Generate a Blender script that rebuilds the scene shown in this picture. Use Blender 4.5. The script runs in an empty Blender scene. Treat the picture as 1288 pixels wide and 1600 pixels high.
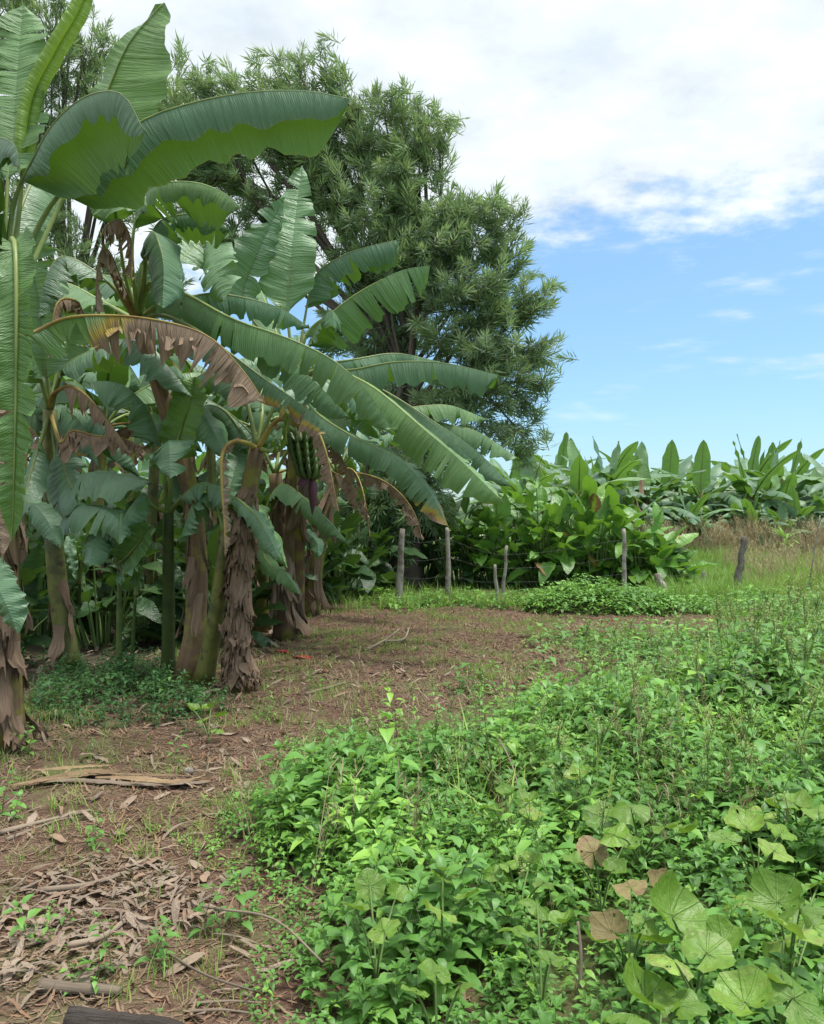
import bpy, math, random
import numpy as np
from mathutils import Vector, Matrix
R = math.radians
random.seed(11)
rng = np.random.default_rng(11)
scene = bpy.context.scene
COL = scene.collection

# ---------------------------------------------------------------- camera geometry
F, HY, CZ = 1300.0, 790.0, 1.55            # focal length in photo pixels, horizon row, eye height
PITCH = math.atan((800 - HY) / F)
CP, SP = math.cos(PITCH), math.sin(PITCH)

def ray(px, py):
    x, z = (px - 644) / F, -(py - 800) / F
    return Vector((x, CP + SP * z, -SP + CP * z))

def P(px, py, d):                           # world point seen at a photo pixel, d metres ahead
    r = ray(px, py)
    return Vector((r.x * d / r.y, d, CZ + r.z * d / r.y))

def G(px, py):                              # ground point under a photo pixel
    r = ray(px, py)
    k = -CZ / r.z
    return Vector((r.x * k, r.y * k, 0))

_ph = np.random.default_rng(5).uniform(0, 6.28, (40,))
def nz(x, y, s=1.0, o=0):                   # smooth 2-D noise about -1..1
    x = np.asarray(x, float) / s; y = np.asarray(y, float) / s
    v = 0
    for i in range(7):
        a = _ph[(i * 3 + o) % 40] * 1.7 + i * 2.4
        f = 1.0 + 0.45 * i
        v = v + np.sin(f * (x * math.cos(a) + y * math.sin(a)) * 2.2 + _ph[(i * 5 + o + 1) % 40]) / (1 + 0.35 * i)
    return v / 2.6

def gz(x, y):
    d = np.hypot(x, y)
    fade = np.clip(1.5 - d / 30, 0, 1)
    return (0.03 * nz(x, y, 1.6) + 0.014 * nz(x, y, 0.45, 7) + 0.006 * nz(x, y, 0.16, 3)) * fade

# ---------------------------------------------------------------- mesh building
class MB:
    def __init__(s):
        s.V, s.Q, s.A, s.R, s.M, s.n = [], [], [], [], [], 0
    def add(s, V, Q, A=None, rnd=0.5, m=0):
        V = np.asarray(V, np.float32).reshape(-1, 3); n = len(V)
        Q = np.asarray(Q, np.int64).reshape(-1, 4)
        s.V.append(V); s.Q.append(Q + s.n)
        s.A.append(np.zeros((n, 3), np.float32) if A is None else np.asarray(A, np.float32).reshape(-1, 3))
        s.R.append(np.full(n, rnd, np.float32) if np.isscalar(rnd) else np.asarray(rnd, np.float32))
        s.M.append(np.full(len(Q), m, np.int32) if np.isscalar(m) else np.asarray(m, np.int32))
        s.n += n
    def tube(s, pts, radii, sides=7, rnd=0.5, m=0, cap=True, lump=0.0, ph=0.0, dry=0.0):
        pts = [Vector(p) for p in pts]; n = len(pts)
        if np.isscalar(radii): radii = [radii] * n
        T = [(pts[min(i + 1, n - 1)] - pts[max(i - 1, 0)]).normalized() for i in range(n)]
        u = T[0].orthogonal().normalized()
        V, A = [], []; L = 0
        for i in range(n):
            if i: L += (pts[i] - pts[i - 1]).length
            u = (u - T[i] * u.dot(T[i])).normalized(); w = T[i].cross(u)
            for k in range(sides):
                a = 6.28318 * k / sides
                r = radii[i] * (1 + lump * math.sin(3 * a + ph + 2.3 * L) + lump * .7 * math.sin(5 * a + 4.1 * L + ph))
                V.append(pts[i] + (u * math.cos(a) + w * math.sin(a)) * r); A.append((L, k / sides, dry))
        Q = [(i * sides + k, i * sides + (k + 1) % sides, (i + 1) * sides + (k + 1) % sides, (i + 1) * sides + k)
             for i in range(n - 1) for k in range(sides)]
        if cap:
            for i, p in ((0, pts[0]), (n - 1, pts[-1])):
                c = len(V); V.append(p); A.append((0, 0, dry))
                b = i * sides
                for k in range(0, sides, 1):
                    q = (b + k, b + (k + 1) % sides, c, c)
                    if i == 0: q = (q[1], q[0], c, c)
                    Q.append(q)
        s.add(V, Q, A, rnd, m)
    def arrays(s):
        return np.concatenate(s.V), np.concatenate(s.Q), np.concatenate(s.A), np.concatenate(s.R), np.concatenate(s.M)
    def mesh(s, name, mats, smooth=True):
        V, Q, A, Rr, M = s.arrays()
        me = bpy.data.meshes.new(name)
        tri = Q[:, 2] == Q[:, 3]
        cnt = np.where(tri, 3, 4)
        flat = Q.reshape(-1)
        keep = np.ones((len(Q), 4), bool); keep[tri, 3] = False
        li = flat[keep.reshape(-1)].astype(np.int32)
        st = np.concatenate([[0], np.cumsum(cnt)[:-1]]).astype(np.int32)
        me.vertices.add(len(V)); me.vertices.foreach_set('co', V.reshape(-1).astype(np.float32))
        me.loops.add(len(li)); me.loops.foreach_set('vertex_index', li)
        me.polygons.add(len(Q)); me.polygons.foreach_set('loop_start', st)
        me.polygons.foreach_set('use_smooth', np.full(len(Q), smooth))
        for mm in (mats if isinstance(mats, (list, tuple)) else [mats]): me.materials.append(mm)
        me.polygons.foreach_set('material_index', M)
        a = me.attributes.new('uvw', 'FLOAT_VECTOR', 'POINT'); a.data.foreach_set('vector', A.reshape(-1).astype(np.float32))
        a = me.attributes.new('rnd', 'FLOAT', 'POINT'); a.data.foreach_set('value', Rr.astype(np.float32))
        me.update(calc_edges=True)
        return me
    def build(s, name, mats, parent=None, smooth=True):
        o = bpy.data.objects.new(name, s.mesh(name, mats, smooth)); COL.objects.link(o)
        if parent: o.parent = parent
        return o

def scatter(mb, proto, locs, rots, rnds):
    V, Q, A, Rv, M = proto
    m, n = len(locs), len(V)
    if m == 0: return
    W = np.einsum('mij,nj->mni', rots, V) + np.asarray(locs)[:, None, :]
    QQ = (Q[None] + (np.arange(m) * n)[:, None, None]).reshape(-1, 4)
    AA = np.broadcast_to(A[None], (m, n, 3)).reshape(-1, 3)
    RR = (np.clip(np.asarray(rnds)[:, None] * .75 + Rv[None] * .25, 0, 1)).reshape(-1)
    mb.add(W.reshape(-1, 3), QQ, AA, RR, np.tile(M, m))

def rotz_scale(az, sc, tilt=None, tdir=None):
    m = len(az); c, s_ = np.cos(az), np.sin(az)
    M = np.zeros((m, 3, 3)); M[:, 0, 0] = c; M[:, 0, 1] = -s_; M[:, 1, 0] = s_; M[:, 1, 1] = c; M[:, 2, 2] = 1
    if tilt is not None:
        ct, st = np.cos(tilt), np.sin(tilt)
        X = np.zeros((m, 3, 3)); X[:, 0, 0] = 1; X[:, 1, 1] = ct; X[:, 1, 2] = -st; X[:, 2, 1] = st; X[:, 2, 2] = ct
        M = np.einsum('mij,mjk->mik', M, X)
    sc = np.asarray(sc)
    return M * (sc[:, None, None] if sc.ndim == 1 else sc[:, None, :])

def frames_along(D):                       # rotation matrices whose z axis is D
    D = D / np.linalg.norm(D, axis=1, keepdims=True)
    h = np.where(np.abs(D[:, 2:3]) > .9, np.array([[1., 0, 0]]), np.array([[0, 0, 1.]]))
    X = np.cross(h, D); X /= np.linalg.norm(X, axis=1, keepdims=True)
    Y = np.cross(D, X)
    return np.stack([X, Y, D], axis=2)

def inpoly(x, y, poly):
    r = np.zeros(len(x), bool); n = len(poly)
    for i in range(n):
        x1, y1 = poly[i][:2]; x2, y2 = poly[(i + 1) % n][:2]
        c = ((y1 > y) != (y2 > y)) & (x < (x2 - x1) * (y - y1) / (y2 - y1 + 1e-12) + x1)
        r ^= c
    return r

def polydist(x, y, poly):                  # distance to polygon outline
    d = np.full(len(x), 1e9); n = len(poly)
    for i in range(n):
        x1, y1 = poly[i][:2]; x2, y2 = poly[(i + 1) % n][:2]
        dx, dy = x2 - x1, y2 - y1; L = dx * dx + dy * dy + 1e-9
        t = np.clip(((x - x1) * dx + (y - y1) * dy) / L, 0, 1)
        d = np.minimum(d, np.hypot(x - x1 - t * dx, y - y1 - t * dy))
    return d

def sample_poly(poly, density):
    xs = [p[0] for p in poly]; ys = [p[1] for p in poly]
    A = (max(xs) - min(xs)) * (max(ys) - min(ys)); n = int(A * density)
    x = rng.uniform(min(xs), max(xs), n); y = rng.uniform(min(ys), max(ys), n)
    k = inpoly(x, y, poly)
    return x[k], y[k]

def seen(x, y, margin=0.35):               # keep what the lens (or a step to the side) can see
    return np.abs(x) < y * 0.53 + margin + 0.6

# ---------------------------------------------------------------- scene bookkeeping
def empty(name, loc=(0, 0, 0), rz=0):
    o = bpy.data.objects.new(name, None); COL.objects.link(o)
    o.location = loc; o.rotation_euler = (0, 0, rz); o.empty_display_size = .2
    return o
def tag(o, label=None, cat=None, group=None, kind=None):
    if label: o['label'] = label
    if cat: o['category'] = cat
    if group: o['group'] = group
    if kind: o['kind'] = kind
    return o
def kids(o): return [c for c in KIDS.get(o.name, [])]
KIDS = {}
def copy_tree(o, parent=None):
    c = o.copy(); COL.objects.link(c)
    if parent: c.parent = parent
    for ch in list(o.children): copy_tree(ch, c)
    return c
def under(root, mb, name, mats, parent=None, smooth=True):
    """build a part whose coordinates were written in world space under a thing at root.location"""
    off = np.array(root.location, np.float32)
    for i in range(len(mb.V)): mb.V[i] = mb.V[i] - off
    return mb.build(name, mats, parent or root, smooth)

# ---------------------------------------------------------------- materials
class NT:
    def __init__(s, name):
        s.m = bpy.data.materials.new(name); s.m.use_nodes = True
        s.t = s.m.node_tree; s.t.nodes.clear()
        s.out = s.n('ShaderNodeOutputMaterial')
    def n(s, t, **k):
        o = s.t.nodes.new(t)
        for a, b in k.items(): setattr(o, a, b)
        return o
    def l(s, a, b): s.t.links.new(a, b)
    def val(s, sock, v):
        if hasattr(v, 'is_linked') or isinstance(v, bpy.types.NodeSocket): s.l(v, sock)
        else: sock.default_value = v
    def math(s, op, a, b=0.0, c=None, clamp=False):
        o = s.n('ShaderNodeMath', operation=op, use_clamp=clamp); s.val(o.inputs[0], a); s.val(o.inputs[1], b)
        if c is not None: s.val(o.inputs[2], c)
        return o.outputs[0]
    def mix(s, f, a, b, mode='MIX'):
        o = s.n('ShaderNodeMix', data_type='RGBA', blend_type=mode)
        s.val(o.inputs[0], f)
        for i, v in ((6, a), (7, b)):
            if isinstance(v, tuple) and len(v) == 3: v = (*v, 1)
            s.val(o.inputs[i], v)
        return o.outputs[2]
    def ramp(s, f, stops, interp='LINEAR'):
        o = s.n('ShaderNodeValToRGB'); s.l(f, o.inputs[0]); e = o.color_ramp.elements
        o.color_ramp.interpolation = interp
        while len(e) < len(stops): e.new(.5)
        for i, (p, c) in enumerate(stops):
            e[i].position = p; e[i].color = (*c, 1) if len(c) == 3 else c
        return o.outputs[0]
    def rng(s, v, a, b, c=0.0, d=1.0, smooth=False):
        o = s.n('ShaderNodeMapRange', interpolation_type='SMOOTHSTEP' if smooth else 'LINEAR')
        s.l(v, o.inputs[0])
        for i, q in enumerate((a, b, c, d)): o.inputs[i + 1].default_value = q
        return o.outputs[0]
    def attr(s, name):
        o = s.n('ShaderNodeAttribute', attribute_name=name); return o
    def noise(s, vec, scale, detail=4, rough=.55):
        o = s.n('ShaderNodeTexNoise'); o.inputs['Scale'].default_value = scale
        o.inputs['Detail'].default_value = detail; o.inputs['Roughness'].default_value = rough
        if vec is not None: s.l(vec, o.inputs['Vector'])
        return o.outputs[0]
    def vmul(s, vec, v):
        o = s.n('ShaderNodeVectorMath', operation='MULTIPLY'); s.l(vec, o.inputs[0]); o.inputs[1].default_value = v
        return o.outputs[0]
    def bump(s, h, strength=.3, dist=.01):
        o = s.n('ShaderNodeBump'); o.inputs['Strength'].default_value = strength; o.inputs['Distance'].default_value = dist
        s.l(h, o.inputs['Height']); return o.outputs[0]
    def pbsdf(s, col, rough=.6, spec=.4, normal=None):
        o = s.n('ShaderNodeBsdfPrincipled'); s.val(o.inputs['Base Color'], col if not isinstance(col, tuple) else (*col, 1))
        s.val(o.inputs['Roughness'], rough); s.val(o.inputs['Specular IOR Level'], spec)
        if normal is not None: s.l(normal, o.inputs['Normal'])
        return o.outputs[0]
    def finish(s, sh): s.l(sh, s.out.inputs[0]); return s.m

def leaf_material(name, top, under, trans, vein=None, rough=.42, spec=.5, tfac=.28, var=(.72, 1.3), yellow=(.12, .15, .02), yamt=.25, midrib=None, blotch=None, dry=False, dryc=None, radial=False):
    t = NT(name)
    at = t.attr('uvw'); rn = t.attr('rnd').outputs['Fac']
    sep = t.n('ShaderNodeSeparateXYZ'); t.l(at.outputs['Vector'], sep.inputs[0])
    u, v, d = sep.outputs
    geo = t.n('ShaderNodeNewGeometry')
    col = t.mix(geo.outputs['Backfacing'], top, under)
    tc = t.n('ShaderNodeTexCoord').outputs['Object']
    yel = t.math('MULTIPLY', t.rng(rn, .55, 1.0), yamt)
    col = t.mix(yel, col, yellow)
    br = t.rng(rn, 0, 1, var[0], var[1])
    big = t.rng(t.noise(tc, 3.0, 2), .3, .7, .85, 1.15)
    br = t.math('MULTIPLY', br, big)
    normal = None
    if vein:
        av = t.math('ABSOLUTE', v)
        ph = t.math('MULTIPLY', t.math('ADD', u, t.math('MULTIPLY', av, -.06)), 6.2832 / vein)
        sn = t.math('SINE', ph)
        sn2 = t.math('SINE', t.math('MULTIPLY', ph, .237))
        sn3 = t.noise(t.vmul(at.outputs['Vector'], (1 / vein * .35, .6, 0)), 1.0, 3, .7)
        pl = t.noise(t.vmul(at.outputs['Vector'], (13, .35, 0)), 1.0, 3, .6)
        h = t.math('ADD', t.math('MULTIPLY', sn, .10), t.math('ADD', t.math('MULTIPLY', pl, 4.5), t.math('MULTIPLY', sn3, 1.8)))
        normal = t.bump(h, .6, .009)
        br = t.math('MULTIPLY', br, t.rng(t.math('ADD', t.math('MULTIPLY', sn, .35), t.math('MULTIPLY', sn3, 4.0)), .6, 3.4, .84, 1.16))
    mul = t.n('ShaderNodeCombineXYZ')
    for i in range(3): t.l(br, mul.inputs[i])
    col = t.mix(1.0, col, mul.outputs[0], 'MULTIPLY')
    if midrib:
        av = t.math('ABSOLUTE', v)
        col = t.mix(t.rng(av, midrib[0], midrib[0] * .4, 0, 1), col, midrib[1])
    if radial:
        # v = angle from the leaf's axis (turns), u = radius 0..1 : veins run out from the stalk
        ve = None
        for k in (0, .095, .19, .30):
            q = t.math('ABSOLUTE', t.math('SUBTRACT', t.math('ABSOLUTE', v), k))
            w = t.rng(t.math('MULTIPLY', q, t.math('ADD', u, .05)), .0045, .0095, 1, 0)
            ve = w if ve is None else t.math('MAXIMUM', ve, w)
        fine = t.noise(t.vmul(at.outputs['Vector'], (5, 22, 0)), 1.0, 3, .6)
        q2 = t.n('ShaderNodeCombineXYZ'); f2 = t.rng(t.noise(tc, 60.0, 4, .7), .3, .7, .86, 1.12)
        for i in range(3): t.l(f2, q2.inputs[i])
        col = t.mix(1.0, col, q2.outputs[0], 'MULTIPLY')
        col = t.mix(t.math('MULTIPLY', ve, .28), col, radial)
        normal = t.bump(t.math('ADD', t.math('MULTIPLY', ve, -.8), t.math('MULTIPLY', fine, 1.0)), .6, .008)
    if blotch:
        bl = t.math('MULTIPLY', t.rng(t.noise(tc, blotch[1], 5, .7), .45, .63, 0, .8), t.rng(rn, blotch[2], blotch[3], 0, 1))
        if radial: bl = t.math('MULTIPLY', bl, t.rng(u, .1, .8, .35, 1))
        col = t.mix(bl, col, blotch[0])
    if dry:
        nn = t.noise(t.vmul(at.outputs['Vector'], (26, 1.1, 0)), 1.0, 5, .65)
        dd = t.math('ADD', d, t.math('MULTIPLY', t.math('SUBTRACT', nn, .5), t.rng(d, .02, .5, 0, .75)), clamp=True)
        brown = t.mix(t.rng(nn, .3, .7), dryc[0], dryc[1])
        yl = t.mix(t.rng(dd, .26, .42), col, (.42, .28, .03))
        col = t.mix(t.rng(dd, .44, .6), yl, brown)
        rough = t.rng(dd, .3, .6, rough, .85)
        tcol = t.mix(t.rng(dd, .3, .55), trans, (.16, .09, .045))
    else:
        tcol = t.mix(yel, trans, tuple(min(1, c * 1.5) for c in yellow))
    p = t.pbsdf(col, rough, spec, normal)
    tr = t.n('ShaderNodeBsdfTranslucent'); t.val(tr.inputs[0], tcol if not isinstance(tcol, tuple) else (*tcol, 1))
    mx = t.n('ShaderNodeMixShader'); mx.inputs[0].default_value = tfac
    t.l(p, mx.inputs[1]); t.l(tr.outputs[0], mx.inputs[2])
    return t.finish(mx.outputs[0])

def fibre_material(name, a, b, c=None, rough=.85, along=2.0, across=16.0, bumps=.5, dist=.01, spec=.2, spots=None):
    """long fibres along u, for stems, sheaths, bark and dead stalks"""
    t = NT(name)
    at = t.attr('uvw').outputs['Vector']; rn = t.attr('rnd').outputs['Fac']
    sep = t.n('ShaderNodeSeparateXYZ'); t.l(at, sep.inputs[0])
    an = t.math('MULTIPLY', sep.outputs[1], 6.2832)
    cmb = t.n('ShaderNodeCombineXYZ')
    t.l(t.math('MULTIPLY', sep.outputs[0], along), cmb.inputs[0])
    t.l(t.math('ADD', t.math('MULTIPLY', t.math('COSINE', an), across / 6.28), t.math('MULTIPLY', rn, 40)), cmb.inputs[1])
    t.l(t.math('MULTIPLY', t.math('SINE', an), across / 6.28), cmb.inputs[2])
    n1 = t.noise(cmb.outputs[0], 1.0, 6, .65)
    tc = t.n('ShaderNodeTexCoord').outputs['Object']
    n2 = t.noise(tc, 5.0, 4, .6)
    col = t.mix(t.rng(n1, .32, .68), a, b)
    if c: col = t.mix(t.rng(n2, .47, .62), col, c)
    if spots:
        n3 = t.noise(t.vmul(at, (7, 3, 0)), 1.0, 5, .7)
        col = t.mix(t.rng(n3, .56, .64), col, spots)
    br = t.rng(rn, 0, 1, .7, 1.25)
    mul = t.n('ShaderNodeCombineXYZ')
    for i in range(3): t.l(br, mul.inputs[i])
    col = t.mix(1.0, col, mul.outputs[0], 'MULTIPLY')
    return t.finish(t.pbsdf(col, rough, spec, t.bump(n1, bumps, dist)))

DRYC = ((.39, .28, .19), (.17, .105, .065))
M = {}
M['banana_leaf'] = leaf_material('banana leaf', (.120, .222, .112), (.090, .185, .050), (.17, .34, .03), vein=.021, rough=.42, spec=.55, tfac=.21,
                                 var=(.8, 1.2), yellow=(.13, .21, .02), yamt=.5, dry=True, dryc=DRYC)
M['young_leaf'] = leaf_material('young furled leaf', (.24, .36, .045), (.22, .35, .06), (.35, .5, .05), vein=.02, rough=.4, tfac=.3, var=(.9, 1.1), yellow=(.3, .4, .05), yamt=.3)
M['far_leaf'] = leaf_material('plantation leaf', (.115, .215, .115), (.13, .24, .085), (.17, .34, .04), vein=.03, rough=.4, spec=.5, tfac=.28,
                              var=(.7, 1.35), yellow=(.16, .24, .04), yamt=.5, dry=True, dryc=DRYC)
M['stalk'] = fibre_material('leaf stalk', (.16, .21, .05), (.22, .27, .08), (.12, .17, .04), rough=.45, spec=.4, bumps=.2)
M['stalk_yellow'] = fibre_material('yellowing leaf stalk', (.30, .20, .05), (.26, .22, .06), (.20, .12, .04), rough=.5, bumps=.2)
M['pseudostem'] = fibre_material('banana stem', (.155, .165, .035), (.20, .19, .045), (.085, .095, .025), rough=.5, along=1.2, across=14, bumps=.35, spec=.4, spots=(.06, .035, .02))
M['pseudostem_brown'] = fibre_material('browning banana stem', (.115, .07, .04), (.20, .13, .075), (.20, .18, .04), rough=.7, along=1.2, across=18, bumps=.6)
M['sucker_stem'] = fibre_material('young banana stem', (.07, .105, .03), (.11, .14, .04), (.06, .085, .025), rough=.5, along=1.0, across=10, bumps=.25)
M['dry_sheath'] = fibre_material('dry sheath', (.285, .205, .14), (.125, .08, .05), (.19, .125, .08), rough=.9, along=3, across=34, bumps=.7)
M['bark'] = fibre_material('tree bark', (.09, .07, .055), (.16, .13, .10), None, along=6, across=18, bumps=.8, dist=.02)
M['post'] = fibre_material('weathered post', (.22, .19, .16), (.36, .33, .28), (.15, .125, .10), along=5, across=16, bumps=.9, dist=.02)
M['stick'] = fibre_material('dry stick', (.27, .215, .16), (.17, .125, .09), None, along=5, across=12, bumps=.5)
M['log'] = fibre_material('charred log', (.05, .042, .037), (.17, .14, .12), (.09, .072, .06), along=7, across=22, bumps=1, dist=.02)
M['straw_stalk'] = fibre_material('split stalk', (.40, .28, .16), (.19, .12, .07), (.33, .23, .13), along=2.5, across=60, bumps=1)
M['fruit'] = fibre_material('unripe banana', (.055, .10, .025), (.08, .125, .03), None, rough=.5, along=3, across=6, bumps=.1, spec=.4)
M['flower'] = fibre_material('banana flower', (.055, .018, .025), (.09, .03, .038), None, rough=.5, along=4, across=9, bumps=.2, spec=.4)
M['bract'] = fibre_material('fallen bract', (.36, .02, .03), (.26, .02, .03), None, rough=.5, along=4, across=8, bumps=.2)
t = NT('fence wire'); M['wire'] = t.finish(t.pbsdf((.16, .15, .14), .5, .5))
M['tree_leaf'] = leaf_material('narrow tree leaf', (.195, .300, .135), (.235, .315, .18), (.30, .43, .14), rough=.5, spec=.45, tfac=.38,
                               var=(.6, 1.6), yellow=(.20, .24, .07), yamt=.55)
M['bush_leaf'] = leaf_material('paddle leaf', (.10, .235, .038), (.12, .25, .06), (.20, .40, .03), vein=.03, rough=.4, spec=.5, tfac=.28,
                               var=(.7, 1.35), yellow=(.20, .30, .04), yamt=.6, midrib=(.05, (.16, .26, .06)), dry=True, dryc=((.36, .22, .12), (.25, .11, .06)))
M['shaded_bush'] = leaf_material('paddle leaf darkened for shade', (.035, .085, .025), (.05, .10, .03), (.09, .19, .02), vein=.03, rough=.45, spec=.4, tfac=.25, var=(.6, 1.3), yamt=.2)  # paddle leaf with the shade under the canopy put into its colour
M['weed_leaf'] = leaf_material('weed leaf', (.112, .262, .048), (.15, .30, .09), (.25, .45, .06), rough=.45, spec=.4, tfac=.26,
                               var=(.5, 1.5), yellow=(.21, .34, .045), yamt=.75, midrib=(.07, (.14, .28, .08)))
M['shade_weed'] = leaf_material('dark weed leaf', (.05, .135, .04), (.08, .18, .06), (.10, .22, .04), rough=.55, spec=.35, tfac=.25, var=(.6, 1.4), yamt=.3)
M['mallow_leaf'] = leaf_material('lobed weed leaf', (.115, .235, .045), (.165, .30, .035), (.24, .42, .035), rough=.42, spec=.5, tfac=.28,
                                 var=(.62, 1.25), yellow=(.24, .34, .045), yamt=.5, blotch=((.23, .125, .08), 34.0, .25, 1.1), radial=(.20, .33, .09))
M['mallow_brown'] = leaf_material('reddening weed leaf', (.185, .145, .07), (.24, .20, .08), (.30, .22, .05), rough=.6, spec=.3, tfac=.25,
                                  var=(.75, 1.2), yellow=(.22, .21, .06), yamt=.6, blotch=((.20, .10, .075), 20.0, .0, .6), radial=(.32, .26, .14))
M['weed_stem'] = fibre_material('weed stem', (.11, .19, .05), (.15, .21, .07), None, rough=.6, across=5, bumps=.1)
M['red_stem'] = fibre_material('reddish weed stem', (.17, .12, .06), (.13, .17, .05), None, rough=.6, across=5, bumps=.1)
M['seed'] = leaf_material('weed seed spike', (.27, .32, .11), (.27, .32, .11), (.3, .34, .1), rough=.7, spec=.2, var=(.7, 1.3), yellow=(.34, .28, .13), yamt=.8)
M['grass'] = leaf_material('meadow grass', (.18, .32, .05), (.19, .33, .065), (.24, .40, .05), rough=.55, spec=.3, tfac=.3, var=(.6, 1.4), yellow=(.34, .33, .10), yamt=.75)
M['brown_grass'] = leaf_material('seeding grass', (.40, .325, .20), (.40, .325, .20), (.3, .22, .1), rough=.8, spec=.15, tfac=.25, var=(.6, 1.35), yellow=(.30, .30, .11), yamt=.6)
M['straw'] = leaf_material('straw', (.23, .165, .105), (.23, .165, .105), (.2, .13, .07), rough=.85, spec=.15, tfac=.1, var=(.45, 1.45), yellow=(.16, .075, .045), yamt=1.0)
M['dead_leaf'] = leaf_material('dead leaf', (.36, .28, .21), (.38, .30, .23), (.2, .13, .08), vein=.02, rough=.85, spec=.2, tfac=.12, var=(.5, 1.25), yellow=(.19, .11, .07), yamt=.8)
# ---------------------------------------------------------------- camera, sky, sun
cam = bpy.data.cameras.new('camera'); co = bpy.data.objects.new('camera', cam); COL.objects.link(co)
cam.sensor_width = 36; cam.sensor_fit = 'HORIZONTAL'; cam.lens = 36 * F / 1288
co.location = (0, 0, CZ); co.rotation_euler = (R(90) - PITCH, 0, 0)
cam.clip_start = .05; cam.clip_end = 3000
scene.camera = co
scene.view_settings.view_transform = 'Standard'; scene.view_settings.look = 'None'
scene.view_settings.exposure = EXPOSURE = 1.45; scene.view_settings.gamma = 1

SUN_EL, SUN_AZ = R(74), R(100)               # azimuth from +Y towards +X
S = Vector((math.sin(SUN_AZ) * math.cos(SUN_EL), math.cos(SUN_AZ) * math.cos(SUN_EL), math.sin(SUN_EL)))
sl = bpy.data.lights.new('sun', 'SUN'); sl.energy = 1.5; sl.angle = R(10); sl.color = (1, .96, .9)
so = bpy.data.objects.new('sun', sl); COL.objects.link(so); so.location = (20, 10, 40)
so.rotation_euler = (-S).to_track_quat('-Z', 'Y').to_euler()

w = bpy.data.worlds.new('World'); scene.world = w; w.use_nodes = True
class WT(NT):
    def __init__(s, w):
        s.t = w.node_tree; s.t.nodes.clear(); s.out = s.n('ShaderNodeOutputWorld')
q = WT(w)
sky = q.n('ShaderNodeTexSky', sky_type='NISHITA'); sky.sun_disc = False
sky.sun_elevation = SUN_EL; sky.sun_rotation = SUN_AZ; sky.air_density = 1.0; sky.dust_density = .4; sky.ozone_density = 2.0
gen = q.n('ShaderNodeTexCoord').outputs['Generated']
sx = q.n('ShaderNodeSeparateXYZ'); q.l(gen, sx.inputs[0])
X, Y, Z = sx.outputs
den = q.math('ADD', q.math('MAXIMUM', Z, 0.0), .16)
pl = q.n('ShaderNodeCombineXYZ'); q.l(q.math('DIVIDE', X, den), pl.inputs[0]); q.l(q.math('DIVIDE', Y, den), pl.inputs[1])
n1 = q.noise(pl.outputs[0], 1.7, 7, .56)
n2 = q.noise(pl.outputs[0], 5.5, 5, .6)
# the cloud deck ends on a slanting edge about 17..21 degrees up; clear blue below it
edge = q.math('ADD', q.math('MULTIPLY', q.math('SUBTRACT', n1, .5), .20), q.math('MULTIPLY', q.math('SUBTRACT', n2, .5), .15))
base = q.math('SUBTRACT', Z, q.math('ADD', .268, q.math('MULTIPLY', X, .13)))
deck = q.rng(q.math('ADD', base, edge), -.012, .05, 0, 1, True)
thin = q.rng(n2, .30, .62, .80, 1.0)
deck = q.math('MULTIPLY', deck, thin)
wv = q.n('ShaderNodeCombineXYZ'); q.l(q.math('MULTIPLY', q.math('ARCTAN2', X, Y), 7.0), wv.inputs[0]); q.l(q.math('MULTIPLY', Z, 30.0), wv.inputs[1])
wisp = q.math('MULTIPLY', q.rng(q.noise(wv.outputs[0], 1.0, 5, .55), .53, .78, 0, .6, True), q.rng(Z, .03, .14, 0, 1))
cl = q.math('MAXIMUM', deck, wisp)
# overcast deck brightens towards the zenith and round the veiled sun
dot = q.n('ShaderNodeVectorMath', operation='DOT_PRODUCT'); q.l(gen, dot.inputs[0]); dot.inputs[1].default_value = tuple(S)
glow = q.math('ADD', q.rng(Z, .5, .9, 1.0, 1.75), q.rng(dot.outputs['Value'], .75, 1.0, 0, 1.1, True))
shade = q.rng(q.noise(pl.outputs[0], 3.4, 6, .6), .36, .60, .82, 1.0)
cv = q.math('MULTIPLY', q.math('MULTIPLY', glow, shade), .42)
ccol = q.n('ShaderNodeCombineXYZ')
q.l(q.math('MULTIPLY', cv, .93), ccol.inputs[0]); q.l(q.math('MULTIPLY', cv, 1.0), ccol.inputs[1]); q.l(q.math('MULTIPLY', cv, 1.03), ccol.inputs[2])
SKYK = .088
tint = q.mix(q.rng(Z, .0, .30), (SKYK * .42, SKYK * .56, SKYK * .70), (SKYK * .76, SKYK * .87, SKYK * .87))
skyc = q.n('ShaderNodeVectorMath', operation='MULTIPLY'); q.l(sky.outputs[0], skyc.inputs[0]); q.l(tint, skyc.inputs[1])
fin = q.mix(cl, skyc.outputs[0], ccol.outputs[0])
bg = q.n('ShaderNodeBackground'); q.l(fin, bg.inputs[0]); bg.inputs[1].default_value = 1.0
q.l(bg.outputs[0], q.out.inputs[0])

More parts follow.
